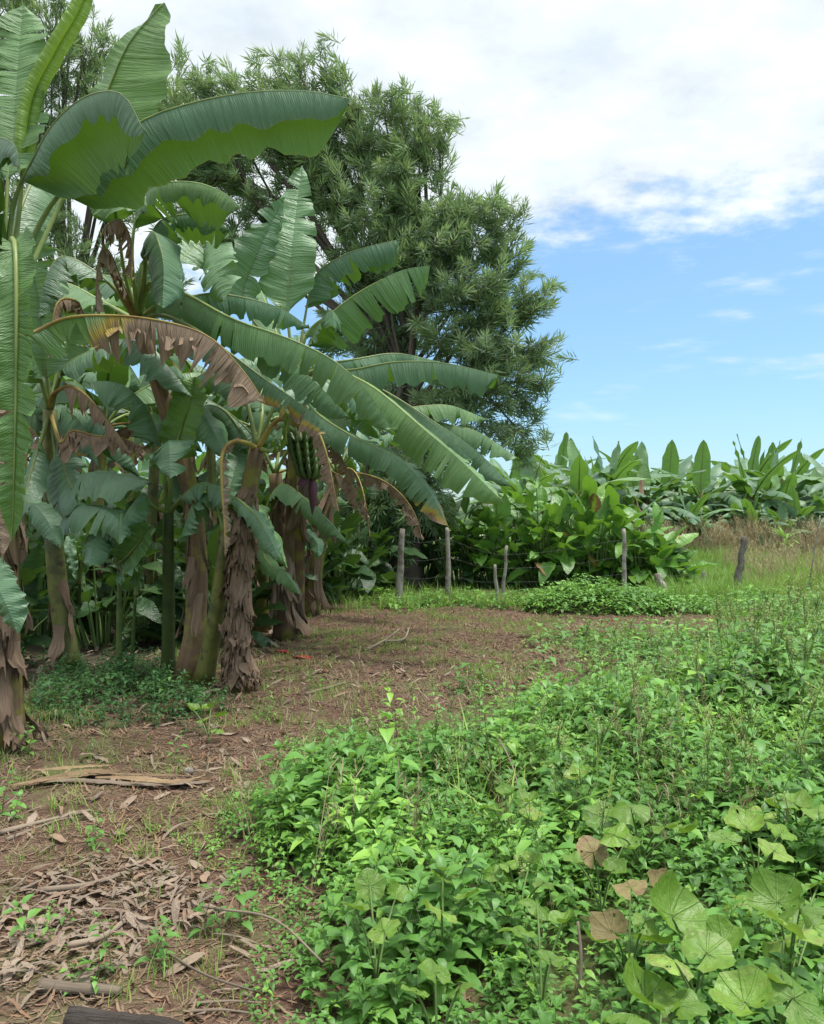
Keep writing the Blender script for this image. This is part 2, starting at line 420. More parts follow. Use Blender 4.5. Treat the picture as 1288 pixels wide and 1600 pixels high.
# ---------------------------------------------------------------- ground
def soil_amount(x, y):                      # 1 = bare soil, 0 = covered in green (world metres)
    x = np.asarray(x, float); y = np.asarray(y, float)
    s = 1.0 - np.clip((x - (.15 + .28 * (y - 5.5)) ) / 1.3 + .5 * nz(x, y, 1.4, 4), 0, 1)
    return s
mb = MB()
def axis(a, b, fine, far):
    out = [0.0]; st = fine
    while out[-1] < b:
        out.append(out[-1] + st)
        if out[-1] > far: st *= 1.13
    return out
xp = axis(0, 800, .07, 3.2); xs = np.array([-v for v in reversed(xp[1:])] + xp)
ys = np.array([-v for v in reversed(axis(0, 60, .5, 1)[1:])] + axis(0, 900, .075, 11))
gx, gy = np.meshgrid(xs, ys)
V = np.stack([gx, gy, gz(gx, gy)], -1).reshape(-1, 3)
nx, ny = len(xs), len(ys)
ii = (np.arange(ny - 1)[:, None] * nx + np.arange(nx - 1)[None]).reshape(-1)
Q = np.stack([ii, ii + 1, ii + nx + 1, ii + nx], 1)
t = NT('soil and grass ground')
tc = t.n('ShaderNodeTexCoord').outputs['Object']
s3 = t.n('ShaderNodeSeparateXYZ'); t.l(tc, s3.inputs[0])
a = t.noise(tc, 1.3, 5, .6); b = t.noise(tc, 9, 5, .65); c = t.noise(tc, 55, 4, .7); e = t.noise(tc, .45, 3, .5)
soil = t.mix(t.rng(a, .35, .65), (.060, .030, .020), (.108, .062, .042))
soil = t.mix(t.rng(b, .42, .7), soil, (.15, .098, .068))
soil = t.mix(t.rng(c, .5, .75, 0, .8), soil, (.23, .17, .12))
soil = t.mix(t.rng(c, .42, .28, 0, .7), soil, (.06, .035, .025))
grn = t.mix(t.rng(b, .35, .65), (.06, .085, .025), (.10, .125, .04))
grn = t.mix(t.rng(c, .5, .75, 0, .6), grn, (.20, .17, .08))
# leaf mould under the bananas, soil along the track, turf towards the right and far side
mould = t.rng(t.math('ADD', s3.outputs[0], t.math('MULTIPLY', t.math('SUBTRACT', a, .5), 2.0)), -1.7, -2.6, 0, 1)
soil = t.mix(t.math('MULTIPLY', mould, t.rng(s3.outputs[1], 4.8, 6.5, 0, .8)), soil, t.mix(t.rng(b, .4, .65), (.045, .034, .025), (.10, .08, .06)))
gm = t.math('ADD', t.math('SUBTRACT', s3.outputs[0], t.math('MULTIPLY', t.math('SUBTRACT', s3.outputs[1], 5.0), .25)),
            t.math('ADD', t.math('MULTIPLY', t.math('SUBTRACT', a, .5), 3.5), t.math('MULTIPLY', t.math('SUBTRACT', e, .5), 4.0)))
gm = t.rng(gm, .3, 1.3, 0, 1, True)
band = t.math('MULTIPLY', t.math('MULTIPLY', t.rng(s3.outputs[1], 9.9, 10.5, 0, 1), t.rng(s3.outputs[1], 12.0, 11.4, 0, 1)), t.rng(s3.outputs[0], 5.6, 4.6, 0, .9))
gm = t.math('MULTIPLY', gm, t.math('SUBTRACT', 1.0, band))
gm = t.math('MAXIMUM', gm, t.rng(s3.outputs[1], 12.5, 14, 0, 1))
gm = t.math('MAXIMUM', gm, t.math('MULTIPLY', t.rng(t.math('ADD', a, t.math('MULTIPLY', b, .3)), .66, .78, 0, .75), 1.0))
col = t.mix(gm, soil, grn)
hb = t.math('ADD', t.math('MULTIPLY', b, .6), t.math('MULTIPLY', c, .5))
M['ground'] = t.finish(t.pbsdf(col, .95, .15, t.bump(hb, .9, .03)))
mb.add(V, Q)
g = mb.build('ground', M['ground']); tag(g, 'red brown soil track turning to turf on the right', 'ground', kind='structure')
# ---------------------------------------------------------------- banana leaves and stems
def catmull(pts, n):
    pts = [Vector(p) for p in pts]
    ex = [pts[0] * 2 - pts[1]] + pts + [pts[-1] * 2 - pts[-2]]
    dense = []
    for i in range(1, len(ex) - 2):
        p0, p1, p2, p3 = ex[i - 1:i + 3]
        for k in range(14):
            t = k / 14
            dense.append(.5 * ((2 * p1) + (p2 - p0) * t + (2 * p0 - 5 * p1 + 4 * p2 - p3) * t * t + (3 * p1 - p0 - 3 * p2 + p3) * t ** 3))
    dense.append(pts[-1])
    cum = [0]
    for i in range(1, len(dense)): cum.append(cum[-1] + (dense[i] - dense[i - 1]).length)
    L = cum[-1]; out = []; j = 0
    for i in range(n):
        s = L * i / (n - 1)
        while j < len(cum) - 2 and cum[j + 1] < s: j += 1
        k = (s - cum[j]) / max(1e-9, cum[j + 1] - cum[j])
        out.append(dense[j].lerp(dense[j + 1], min(1, max(0, k))))
    return out, L

def leaf_meshes(path, wR, wL, aR=-20, aL=-20, t0=.16, up=(0, 0, 1), tears=8, droop=26, curl=-25, dry=0.0, edge_dry=0.12,
                tip_dry=0.0, n=50, nv=5, seed=0, tone=None, ruff=.028, sweep=.16, r0=.026, dryfn=None, sidefold=0.0, skip=0.0, blunt=.22, tol=.9):
    """blade and stalk of one banana leaf along a curved midrib; halves hang at aR / aL degrees, torn into strips"""
    rs = random.Random(seed)
    C, L = catmull(path, n)
    T = [(C[min(i + 1, n - 1)] - C[max(i - 1, 0)]).normalized() for i in range(n)]
    U = Vector(up).normalized()
    i0 = min(range(n), key=lambda i: abs(T[i].dot(U)))
    N = [None] * n; N[i0] = (U - T[i0] * U.dot(T[i0])).normalized()
    for i in range(i0 + 1, n): N[i] = (N[i - 1] - T[i] * N[i - 1].dot(T[i])).normalized()
    for i in range(i0 - 1, -1, -1): N[i] = (N[i + 1] - T[i] * N[i + 1].dot(T[i])).normalized()
    S_ = [T[i].cross(N[i]) for i in range(n)]
    b0 = int(round(t0 * (n - 1)))
    mb = MB(); rr = rs.random() if tone is None else tone
    for s, W, a in ((1, wR, aR), (-1, wL, aL)):
        if W <= 0: continue
        cuts = {b0, n - 1}
        for _ in range(int(tears * (1.5 if dry < .5 else 1))):
            cuts.add(int(b0 + 2 + (n - 4 - b0) * min(.86 if n > 24 else .72, max(0, rs.choice([.25, .5, .75, .9]) + rs.gauss(0, .13)))))
        cuts = sorted(c_ for c_ in cuts if c_ == n - 1 or c_ < n - 4)
        for ci in range(len(cuts) - 1):
            j0, j1 = cuts[ci], cuts[ci + 1]
            if skip and rs.random() < skip and 0 < ci < len(cuts) - 2: continue
            dA = R(rs.uniform(-droop, droop * .35)) if tears else 0
            dC = R(rs.uniform(-droop, droop * .5)) if tears else 0
            vt = rs.uniform(.0, .75); k2 = rs.uniform(.9, 1.0); gap = rs.uniform(.04, .30) if tears else 0
            if tears and (dryfn or dry > .5): k2 = rs.uniform(.6, 1.0); gap = rs.uniform(.1, .5); vt = rs.uniform(0, .3)
            sw = sweep + (rs.uniform(-.12, .12) if tears else 0)
            base = mb.n; V, A = [], []; steps = max(2, j1 - j0 + 1)
            for j in range(j0, j1 + 1):
                u = (j - b0) / max(1, n - 1 - b0)
                wp = min(1, (u / .11)) ** .55 * (min(1, (1 - u) / blunt) ** .62) if 0 < u < 1 else 0.03
                wp *= (1 - .12 * u)
                w = W * max(wp, .015) * (k2 if tears else 1)
                w *= 1 + .03 * math.sin(j * 1.9 + s) * (1 if n > 30 else .5)
                pos = C[j].copy(); vv = 0
                mid = (j0 + j1) / 2; half = max(.5, (j1 - j0) / 2)
                pull = -(j - mid) / half * gap * .5 * (L / (n - 1)) * (j1 - j0)
                for k in range(nv + 1):
                    v = k / nv
                    if k:
                        th = R(a) + (R(curl) + dC) * v + dA * max(0, v - vt) / (1 - vt)
                        th += R(sidefold) * math.sin(3.0 * u * 6.28 + s)
                        dv = w / nv
                        pos = pos + (S_[j] * (s * math.cos(th)) + N[j] * math.sin(th)) * dv + T[j] * (sw * dv)
                    o = pos + T[j] * (pull * max(0, v - vt) / (1 - vt))
                    o = o + N[j] * (ruff * v * v * math.sin(j * 1.15 + 2 * math.sin(j * .37 + seed) + s * 1.3)) + N[j] * .004
                    V.append(o)
                    if dryfn: d = dryfn(u, v, s)
                    else:
                        d = dry + edge_dry * (v ** 6) + tip_dry * max(0, u - .72) / .28 * (.35 + .65 * v)  # margin yellows from drying, and to stand in for light glowing through
                    A.append((u * L, v * s, min(1, d)))
            m = j1 - j0 + 1; c = nv + 1
            Q = []
            for i in range(m - 1):
                for k in range(nv):
                    q = (i * c + k, i * c + k + 1, (i + 1) * c + k + 1, (i + 1) * c + k)
                    Q.append(q if s < 0 else q[::-1])
            # face normal should look along N
            mb.add(V, [tuple(reversed(q)) for q in Q], A, rr)
    st = MB()
    rad = [max(.0035, r0 * (1 - (i / (n - 1)) ** .7 * .92)) for i in range(n)]
    step = 1 if n < 30 else 2
    idx = list(range(0, n, step))
    if idx[-1] != n - 1: idx.append(n - 1)
    st.tube([C[i] - N[i] * rad[i] * .45 for i in idx], [rad[i] for i in idx], sides=6, rnd=rr, dry=0)
    return mb, st

def add_leaf(root, path, yellow=False, label=None, mat='banana_leaf', **k):
    mb, st = leaf_meshes(path, **k)
    o = under(root, mb, 'leaf', M[mat])
    if label: o['label'] = label
    under(root, st, 'leaf_stalk', M['stalk_yellow' if yellow else 'stalk'], o)
    return o

def arc(base, az, e0, e1, L, n=7, bend=1.0, wob=0.0, rs=random):
    p = Vector(base); out = [p.copy()]
    for i in range(n - 1):
        t = (i + .5) / (n - 1)
        e = R(e0 + (e1 - e0) * t ** bend)
        a = az + wob * math.sin(3 * t)
        p = p + Vector((math.cos(a) * math.cos(e), math.sin(a) * math.cos(e), math.sin(e))) * (L / (n - 1))
        out.append(p.copy())
    return out

def stem(root, pts, r0, r1, mat, name='pseudostem', sides=14, n=16, lump=.07, flare=1.25):
    C, L = catmull(pts, n)
    rad = [(r0 + (r1 - r0) * i / (n - 1)) * (1 + (flare - 1) * max(0, 1 - i / (n - 1) * 5) ** 2) for i in range(n)]
    mb = MB(); mb.tube(C, rad, sides=sides, rnd=random.random(), lump=lump, ph=random.uniform(0, 6))
    return under(root, mb, name, M[mat]), C, rad

def sheaths(root, C, rad, count, z0, z1, rs, Lr=(.25, .55), flare=.12, name='dry_sheath'):
    """dead leaf sheaths hanging round a stem"""
    zs = sorted([z0 + (z1 - z0) * (i + rs.uniform(-.4, .4)) / count for i in range(count)])
    for i, z in enumerate(zs):
        k = 0
        while k < len(C) - 2 and C[k + 1].z < z: k += 1
        az = i * 2.4 + rs.uniform(-.5, .5)
        if rs.random() < .55: az = -1.57 + rs.uniform(-1.3, 1.3)      # keep the side towards the track shaggy
        Ls = min(rs.uniform(*Lr), z - .04); wa = rs.uniform(.16, .5); fl = flare * rs.uniform(.25, 1.5); tw = rs.uniform(-.5, .5)
        nu, nvv = 6, 9
        V, A = [], []
        for a in range(nvv + 1):
            t = a / nvv; zz = max(.015, z - Ls * t * (1 - .15 * t))
            kk = 0
            while kk < len(C) - 2 and C[kk + 1].z < zz: kk += 1
            f = min(1, max(0, (zz - C[kk].z) / max(1e-6, C[kk + 1].z - C[kk].z)))
            c = C[kk].lerp(C[kk + 1], f); r = rad[kk] * (1 - f) + rad[kk + 1] * f
            for b in range(nu + 1):
                s = b / nu - .5
                wid = wa * (1 - .5 * t * t) * (1 + .15 * math.sin(9 * t + i))
                an = az + s * wid * 2 + tw * t * t
                ro = r * 1.04 + .012 + fl * t ** 1.8 * (1 + .5 * math.sin(3 * s + i)) + .016 * math.sin(b * 2.1 + i * 3 + t * 4) * t + .03 * abs(s) * t * math.sin(i * 7)
                zj = zz - (rs.uniform(-.05, .07) if a == nvv else rs.uniform(-.008, .008))
                V.append((c.x + math.cos(an) * ro, c.y + math.sin(an) * ro, max(.012, zj)))
                A.append((t * Ls + i, b / nu * .5, 0))
        q = nu + 1
        Q = [(a * q + b, a * q + b + 1, (a + 1) * q + b + 1, (a + 1) * q + b) for a in range(nvv) for b in range(nu)]
        mb = MB(); mb.add(V, Q, A, rs.random())
        under(root, mb, name, M['dry_sheath'])

def plant_thing(base, label, group=None, name='banana_plant', cat='banana plant'):
    r = empty(name, base); tag(r, label, cat, group); return r

def leaf_fan(root, crown, specs, rs, W=.27, tears=7, r0=.024, n=30, nv=4):
    for az, e0, e1, L, dry in specs:
        pa = arc(crown, R(az), e0, e1, L, wob=rs.uniform(-.25, .25))
        a = rs.uniform(-55, -15)
        if dry > .5:
            add_leaf(root, pa, True, wR=W * .6, wL=W * .6, aR=-70, aL=-70, tears=tears + 6, droop=30, dry=.9, n=n, nv=nv, seed=rs.randint(0, 9999), r0=r0 * .8, ruff=.04, skip=.2)
        else:
            add_leaf(root, pa, wR=W * rs.uniform(.85, 1.15), wL=W * rs.uniform(.85, 1.15), aR=a + rs.uniform(-15, 15), aL=a + rs.uniform(-15, 15), tears=rs.randint(0, tears),
                     n=n, nv=nv, seed=rs.randint(0, 9999), r0=r0, t0=rs.uniform(.14, .2), edge_dry=rs.uniform(.0, .35), tip_dry=rs.choice([0, 0, .5]))

def hero(pl, crown, leaves, rs):
    for lf in leaves:
        k = dict(lf); pts = [P(*p) for p in k.pop('p')]
        if k.pop('own', False): path = pts
        else: path = [crown] + pts
        yel = k.pop('yellow', False); lab = k.pop('label', None)
        k.setdefault('seed', rs.randint(0, 9999)); k.setdefault('t0', .17)
        add_leaf(pl, path, yel, lab, **k)
# ---------------------------------------------------------------- the near banana clump
rs = random.Random(3)
# --- tall plant at the left edge of the picture
bA = G(6, 1168); cA = P(2, 520, 5.3)
pA = plant_thing(bA, 'tallest banana plant, at the left edge, grey hanging sheaths on its trunk')
_, C, rad = stem(pA, [bA, P(8, 1000, 5.3), P(4, 760, 5.3), cA], .105, .065, 'pseudostem_brown')
sheaths(pA, C, rad, 64, .18, 1.75, rs, (.15, .45), .07)
UPF = (0, -1, .25)
hero(pA, cA, [
 dict(p=[(8, 330, 5.3), (20, 209, 5.4), (28, 110, 5.5), (36, 8, 5.6)], up=UPF, wR=.22, wL=.20, aR=14, aL=14, tears=9, droop=14, curl=-10, t0=.42),
 dict(p=[(30, 340, 5.4), (45, 170, 5.4), (85, 80, 5.4), (125, 10, 5.4), (152, -70, 5.4)], up=(1, -.6, 0), wR=.11, wL=.11, aR=75, aL=80, tears=0, curl=170, t0=.40, mat='young_leaf', label='lime green furled young leaf', edge_dry=0, ruff=.002),
 dict(p=[(90, 330, 5.6), (150, 190, 5.6), (178, 118, 5.6), (205, 62, 5.6), (256, 4, 5.6)], up=(.35, 1, 0), wR=.20, wL=.55, aR=25, aL=-4, tears=0, curl=-8, t0=.40, blunt=.42),
 dict(p=[(18, 330, 5.25), (52, 248, 5.15), (86, 190, 5.0), (135, 150, 4.85), (190, 146, 4.7), (226, 205, 4.6)], up=(0, -.2, 1), wR=.17, wL=.46, aR=-62, aL=-56, tears=0, droop=10, curl=-35, t0=.40, blunt=.16),
 dict(p=[(60, 350, 5.3), (130, 262, 5.2), (215, 192, 5.1), (300, 160, 5.05), (395, 143, 5.0), (480, 142, 5.0), (546, 154, 5.0)], up=(0, -.25, 1), wR=.22, wL=.38, aR=-62, aL=-60, tears=0, droop=8, curl=-30, t0=.33, blunt=.10, edge_dry=.30, label='broad leaf reaching furthest right over the others'),  # yellow margin colour stands in for backlit glow
 dict(p=[(14, 400, 5.0), (23, 378, 4.75), (26, 450, 4.6), (25, 600, 4.55), (22, 740, 4.55), (18, 856, 4.6)], up=(0, 1, 0), wR=.13, wL=.11, aR=-8, aL=-8, tears=6, droop=10, curl=-20, t0=.24, sweep=.3, blunt=.3, tone=.62, label='bright green leaf hanging straight down', edge_dry=.05),
 dict(p=[(48, 519, 5.6), (112, 494, 5.7), (224, 496, 5.8), (320, 522, 5.85), (376, 574, 5.9), (414, 630, 5.9)], wR=.33, wL=.22, aR=-72, aL=-80, tears=20, droop=26, curl=-16, t0=.12, ruff=.05, blunt=.08, n=64, yellow=True, skip=.07, r0=.018,
      dryfn=lambda u, v, s: min(1, max(0, (u - .16) * 2.2 + .50 * v - (.2 if s < 0 else 0))), label='half dead brown leaf hanging in dry strips'),
 dict(p=[(-40, 860, 5.2), (-14, 900, 5.0), (8, 940, 4.9), (28, 990, 4.9)], own=True, up=(0, -1, .3), wR=.08, wL=.12, aR=-10, aL=-10, tears=0, t0=.1, r0=.012),
 dict(p=[(-60, 300, 5.6), (-120, 200, 5.6), (-200, 180, 5.5), (-300, 260, 5.4)], wR=.26, wL=.26, aR=-35, aL=-35),
 dict(p=[(-60, 380, 5.0), (-140, 300, 4.6), (-250, 330, 4.3), (-330, 450, 4.1)], wR=.26, wL=.26, aR=-35, aL=-35),
 dict(p=[(30, 330, 5.6), (90, 220, 6.2), (130, 180, 6.8), (180, 200, 7.3)], wR=.24, wL=.24, aR=-30, aL=-30, tears=5),
 dict(p=[(-5, 300, 5.3), (-15, 240, 5.1), (-8, 215, 4.9), (22, 225, 4.7), (30, 262, 4.6)], wR=.18, wL=.18, aR=-60, aL=-40, tears=3),
 dict(p=[(-30, 560, 5.1), (-20, 640, 4.9), (-10, 760, 4.9), (5, 880, 4.9)], up=(0, -1, 0), wR=.12, wL=.12, aR=-20, aL=-20, dry=.9, tears=12, droop=25, yellow=True),
], rs)

# --- plant with the leaning trunk behind it
bG = G(290, 1066); cG = P(215, 500, 7.1)
pG = plant_thing(bG, 'banana plant with leaning brown trunk beside the shaggy one, long leaves arching right')
_, C, rad = stem(pG, [bG, P(306, 960, 7.3), P(300, 780, 7.3), cG], .10, .06, 'pseudostem_brown')
sheaths(pG, C, rad, 9, .7, 2.0, rs, (.2, .5), .05)
hero(pG, cG, [
 dict(p=[(235, 440, 7.0), (290, 458, 6.8), (365, 498, 6.6), (450, 528, 6.5), (520, 562, 6.45), (572, 610, 6.4), (619, 682, 6.4)], up=(0, -.45, 1), wR=.28, wL=.26, aR=-42, aL=-40, tears=9, droop=20, curl=-25, t0=.10, n=54, tip_dry=.1),
 dict(p=[(260, 470, 7.0), (330, 490, 6.9), (421, 537, 6.8), (485, 590, 6.75), (546, 652, 6.7)], up=(0, -.4, 1), wR=.24, wL=.2, aR=-40, aL=-55, tears=8, droop=22, t0=.3),
 dict(p=[(250, 490, 6.9), (300, 510, 6.6), (347, 542, 6.4), (410, 589, 6.3), (480, 640, 6.25), (516, 684, 6.2)], up=(0, -.4, 1), wR=.25, wL=.18, aR=-45, aL=-55, tears=9, droop=16, t0=.25,
      dryfn=lambda u, v, s: min(1, max(0, (u - .35) * 1.2) * v * 1.25 + .1 * v ** 4), label='long leaf with brown scorched margin'),
 dict(p=[(225, 400, 7.1), (258, 462, 7.2), (340, 458, 7.4), (430, 478, 7.6), (484, 512, 7.8)], up=(0, -.3, 1), wR=.22, wL=.26, aR=-55, aL=-20, tears=12, droop=25, t0=.25),
 dict(p=[(205, 400, 6.9), (215, 330, 6.9), (240, 290, 6.7), (300, 284, 6.6), (348, 300, 6.5), (377, 325, 6.4)], up=(0, -.3, 1), wR=.17, wL=.36, aR=-50, aL=-58, tears=2, droop=14, t0=.34),
 dict(p=[(225, 420, 7.0), (245, 350, 6.9), (290, 334, 6.9), (330, 342, 6.8), (360, 360, 6.7)], up=(0, -.3, 1), wR=.15, wL=.28, aR=-50, aL=-55, tears=2, t0=.36),
 dict(p=[(195, 430, 7.0), (185, 360, 6.8), (178, 310, 6.6), (185, 285, 6.3), (200, 330, 6.0)], up=(.2, -1, .4), wR=.30, wL=.20, aR=-10, aL=-10, tears=1, t0=.42),
 dict(p=[(225, 440, 7.0), (228, 385, 6.8), (240, 362, 6.6), (255, 410, 6.4), (254, 482, 6.3)], up=(0, -.6, .8), wR=.24, wL=.30, aR=-28, aL=-30, tears=1, t0=.3, edge_dry=.2),
 dict(p=[(180, 440, 6.9), (160, 370, 6.6), (185, 342, 6.3), (205, 375, 6.2), (206, 440, 6.1)], wR=.16, wL=.2, aR=-72, aL=-72, tears=9, droop=25, dry=.85, yellow=True, label='dead brown leaf tip hanging down', ruff=.05),
 dict(p=[(190, 440, 6.7), (170, 392, 6.4), (155, 400, 6.2), (150, 475, 6.1), (160, 500, 6.1)], wR=.13, wL=.13, aR=-60, aL=-60, tears=7, dry=.7, yellow=True, ruff=.05),
 dict(p=[(270, 420, 7.4), (322, 376, 7.6), (338, 420, 7.3), (350, 470, 7.1)], up=(.2, -1, .3), wR=.22, wL=.22, aR=10, aL=10, tears=5, t0=.35),
 dict(p=[(170, 440, 7.0), (100, 400, 6.9), (70, 440, 6.7), (60, 500, 6.6)], wR=.2, wL=.2, aR=-40, aL=-40, tears=7, t0=.25),
 dict(p=[(160, 470, 7.6), (90, 440, 8.2), (20, 470, 8.6), (-40, 560, 8.8)], wR=.25, wL=.25, aR=-30, aL=-30, tears=6),
 dict(p=[(205, 450, 7.5), (150, 430, 8.2), (110, 470, 9.0), (80, 560, 9.4)], wR=.24, wL=.24, aR=-40, aL=-30, tears=6),
 dict(p=[(140, 500, 7.0), (120, 470, 6.9), (88, 475, 6.6), (78, 560, 6.5)], wR=.15, wL=.15, aR=-60, aL=-60, tears=8, dry=.85, yellow=True),
], rs)

# --- plant with upright leaf in the middle
bB = G(455, 985); cB = P(462, 590, 9.0)
pB = plant_thing(bB, 'banana plant with one broad leaf standing straight up and leaves fanning right')
_, C, rad = stem(pB, [bB, P(462, 820, 9.5), cB], .14, .08, 'pseudostem_brown')
sheaths(pB, C, rad, 16, .4, 2.3, rs, (.3, .7), .10)
hero(pB, cB, [
 dict(p=[(452, 520, 9.0), (449, 470, 9.0), (456, 390, 9.0), (463, 330, 9.1), (472, 258, 9.2)], up=(0, -1, .1), wR=.30, wL=.33, aR=4, aL=14, tears=3, droop=10, curl=-8, t0=.28, label='broad leaf standing straight up', blunt=.55),
 dict(p=[(430, 540, 8.8), (380, 470, 8.8), (404, 392, 8.8), (446, 305, 8.9)], up=(1, -.35, .2), wR=.20, wL=.30, aR=52, aL=-10, tears=2, t0=.36, blunt=.5),
 dict(p=[(475, 500, 9.2), (492, 432, 9.2), (530, 402, 9.1), (572, 386, 9.0), (627, 374, 9.0)], up=(0, -.3, 1), wR=.28, wL=.34, aR=-58, aL=-60, tears=2, droop=12, t0=.36, blunt=.1),
 dict(p=[(480, 520, 9.0), (520, 487, 8.9), (552, 462, 8.85), (590, 440, 8.8), (630, 422, 8.8), (672, 415, 8.8)], up=(0, -.7, .7), wR=.42, wL=.25, aR=-38, aL=-30, tears=6, droop=12, t0=.22, blunt=.2),
 dict(p=[(475, 560, 8.9), (500, 505, 8.7), (518, 484, 8.5), (522, 512, 8.3)], up=(0, -.5, 1), wR=.2, wL=.25, aR=-40, aL=-40, tears=2, t0=.3),
 dict(p=[(500, 580, 8.8), (552, 577, 8.7), (621, 565, 8.6), (700, 568, 8.5), (780, 587, 8.4)], up=(0, -.35, 1), wR=.28, wL=.30, aR=-48, aL=-35, tears=5, droop=12, t0=.18, blunt=.08),
 dict(p=[(500, 570, 9.1), (560, 560, 9.3), (620, 552, 9.5), (690, 566, 9.6)], up=(0, -.3, 1), wR=.24, wL=.26, aR=-50, aL=-45, tears=8, t0=.2),
 dict(p=[(510, 575, 8.7), (580, 603, 8.3), (669, 676, 8.0), (720, 720, 7.9), (788, 786, 7.8)], up=(-.3, -.7, .8), wR=.34, wL=.26, aR=-14, aL=-40, tears=7, droop=14, t0=.15, tip_dry=.25, n=54),
 dict(p=[(520, 575, 9.0), (584, 603, 8.8), (640, 636, 8.7), (690, 675, 8.6), (740, 722, 8.5)], up=(-.2, -.5, .9), wR=.26, wL=.28, aR=-25, aL=-45, tears=8, t0=.16),
 dict(p=[(540, 590, 9.3), (600, 610, 9.2), (680, 660, 9.1), (745, 705, 9.0), (800, 760, 8.9)], up=(-.2, -.5, .9), wR=.28, wL=.26, aR=-25, aL=-45, tears=8, t0=.2),
 dict(p=[(540, 620, 9.6), (600, 640, 9.8), (660, 634, 9.9), (705, 634, 10.0), (762, 656, 10.1)], up=(0, -.4, 1), wR=.24, wL=.22, aR=-40, aL=-40, tears=5, t0=.25),
 dict(p=[(550, 630, 9.8), (620, 650, 10.0), (680, 660, 10.0), (745, 674, 10.0), (812, 718, 10.0)], up=(0, -.4, 1), wR=.26, wL=.26, aR=-35, aL=-40, tears=6, t0=.25),
 dict(p=[(490, 640, 8.6), (552, 682, 8.3), (621, 716, 8.1), (667, 762, 8.0), (702, 826, 7.9)], up=(-.3, -.6, .8), wR=.24, wL=.22, aR=-12, aL=-38, tears=8, droop=16, t0=.2, tip_dry=1.0, label='drooping leaf with a burnt brown tip'),
 dict(p=[(480, 640, 8.8), (520, 690, 8.6), (545, 740, 8.5), (560, 800, 8.5)], wR=.16, wL=.16, aR=-60, aL=-60, tears=10, dry=.8, yellow=True, droop=25),
 dict(p=[(430, 560, 9.6), (370, 500, 10.2), (310, 500, 10.6), (250, 560, 10.8)], wR=.28, wL=.28, aR=-30, aL=-30, tears=6),
 dict(p=[(440, 540, 9.8), (400, 440, 10.6), (350, 400, 11.4), (300, 420, 11.8)], wR=.28, wL=.28, aR=-30, aL=-30, tears=6),
], rs)

# --- plant with shaggy trunk in front
bC = G(375, 1080); cC = P(402, 700, 6.95)
pC = plant_thing(bC, 'banana plant with shaggy grey trunk, green fruit bunch and maroon flower')
_, C, rad = stem(pC, [bC, P(372, 960, 6.95), P(385, 800, 6.95), cC], .10, .065, 'pseudostem_brown')
sheaths(pC, C, rad, 120, .12, 1.75, rs, (.10, .32), .028)
hero(pC, cC, [
 dict(p=[(420, 650, 6.9), (445, 610, 7.0), (500, 590, 7.3), (560, 620, 7.6), (600, 690, 7.8)], wR=.24, wL=.24, aR=-40, aL=-40, tears=7),
 dict(p=[(428, 660, 6.8), (470, 640, 6.6), (505, 690, 6.4), (530, 800, 6.3)], wR=.12, wL=.12, aR=-65, aL=-65, tears=9, dry=.8, yellow=True),
 dict(p=[(410, 640, 7.1), (408, 600, 7.5), (400, 570, 8.0), (380, 600, 8.5)], wR=.24, wL=.24, aR=-30, aL=-30, tears=4),
 dict(p=[(390, 640, 7.0), (370, 590, 7.1), (330, 580, 7.3), (270, 620, 7.5), (230, 700, 7.6)], wR=.24, wL=.24, aR=-40, aL=-40, tears=6),
 dict(p=[(385, 690, 6.8), (360, 690, 6.7), (345, 720, 6.6), (350, 820, 6.6), (352, 870, 6.6)], wR=.09, wL=.09, aR=-70, aL=-70, tears=6, dry=.95, yellow=True),
 dict(p=[(440, 700, 6.7), (450, 650, 6.5), (458, 640, 6.4)], wR=.03, wL=.03, aR=30, aL=30, tears=0),
 dict(p=[(395, 700, 7.2), (350, 640, 7.5), (310, 640, 7.8), (280, 700, 8.0)], wR=.22, wL=.22, aR=-40, aL=-40, tears=5),
], rs)
# fruit bunch and flower on a curved stalk
mb = MB(); sk, _ = catmull([cC, P(430, 665, 7.1), P(462, 676, 7.3), P(480, 722, 7.3), P(488, 775, 7.3)], 14)
mb.tube(sk, [.028 - .001 * i for i in range(14)], sides=8, rnd=.4)
bunch = under(pC, mb, 'fruit_stalk', M['stalk'])
for i in range(6):
    c = P(470, 690, 7.3).lerp(P(484, 746, 7.3), i / 5.0)
    mb = MB()
    for k in range(11):
        a = k * 6.283 / 11 + i * .5; o = Vector((math.cos(a), math.sin(a), 0)); rr = .14 - .006 * i
        pts = [c + o * .02, c + o * rr * .6 + Vector((0, 0, .0)), c + o * rr + Vector((0, 0, .05)), c + o * (rr + .015) + Vector((0, 0, .11))]
        cc, _ = catmull(pts, 6); mb.tube(cc, [.012, .018, .02, .02, .016, .006], sides=6, rnd=random.random())
    under(pC, mb, 'fruit_hand', M['fruit'], bunch)
mb = MB(); fc, _ = catmull([P(488, 742, 7.3), P(489, 762, 7.3), P(489, 785, 7.3), P(488, 804, 7.3)], 10)
mb.tube(fc, [.012, .026, .038, .042, .041, .038, .032, .023, .014, .004], sides=12, rnd=.5, lump=.05)
under(pC, mb, 'flower', M['flower'])
mb = MB()
cpt = P(480, 756, 7.28)
V, A = [], []
for a_ in range(7):
    for b_ in range(5):
        s_ = (b_ / 4 - .5) * 2 * math.sin(min(1, .25 + a_ / 6 * .9) * 3.0) * .05
        q_ = cpt + Vector((-.12 * a_ / 6 + .02, -.03 - abs(s_) * .4, .03 - .05 * (a_ / 6) ** 2 + s_)); V.append(q_); A.append((a_ / 6, b_ / 4 * .5, 0))
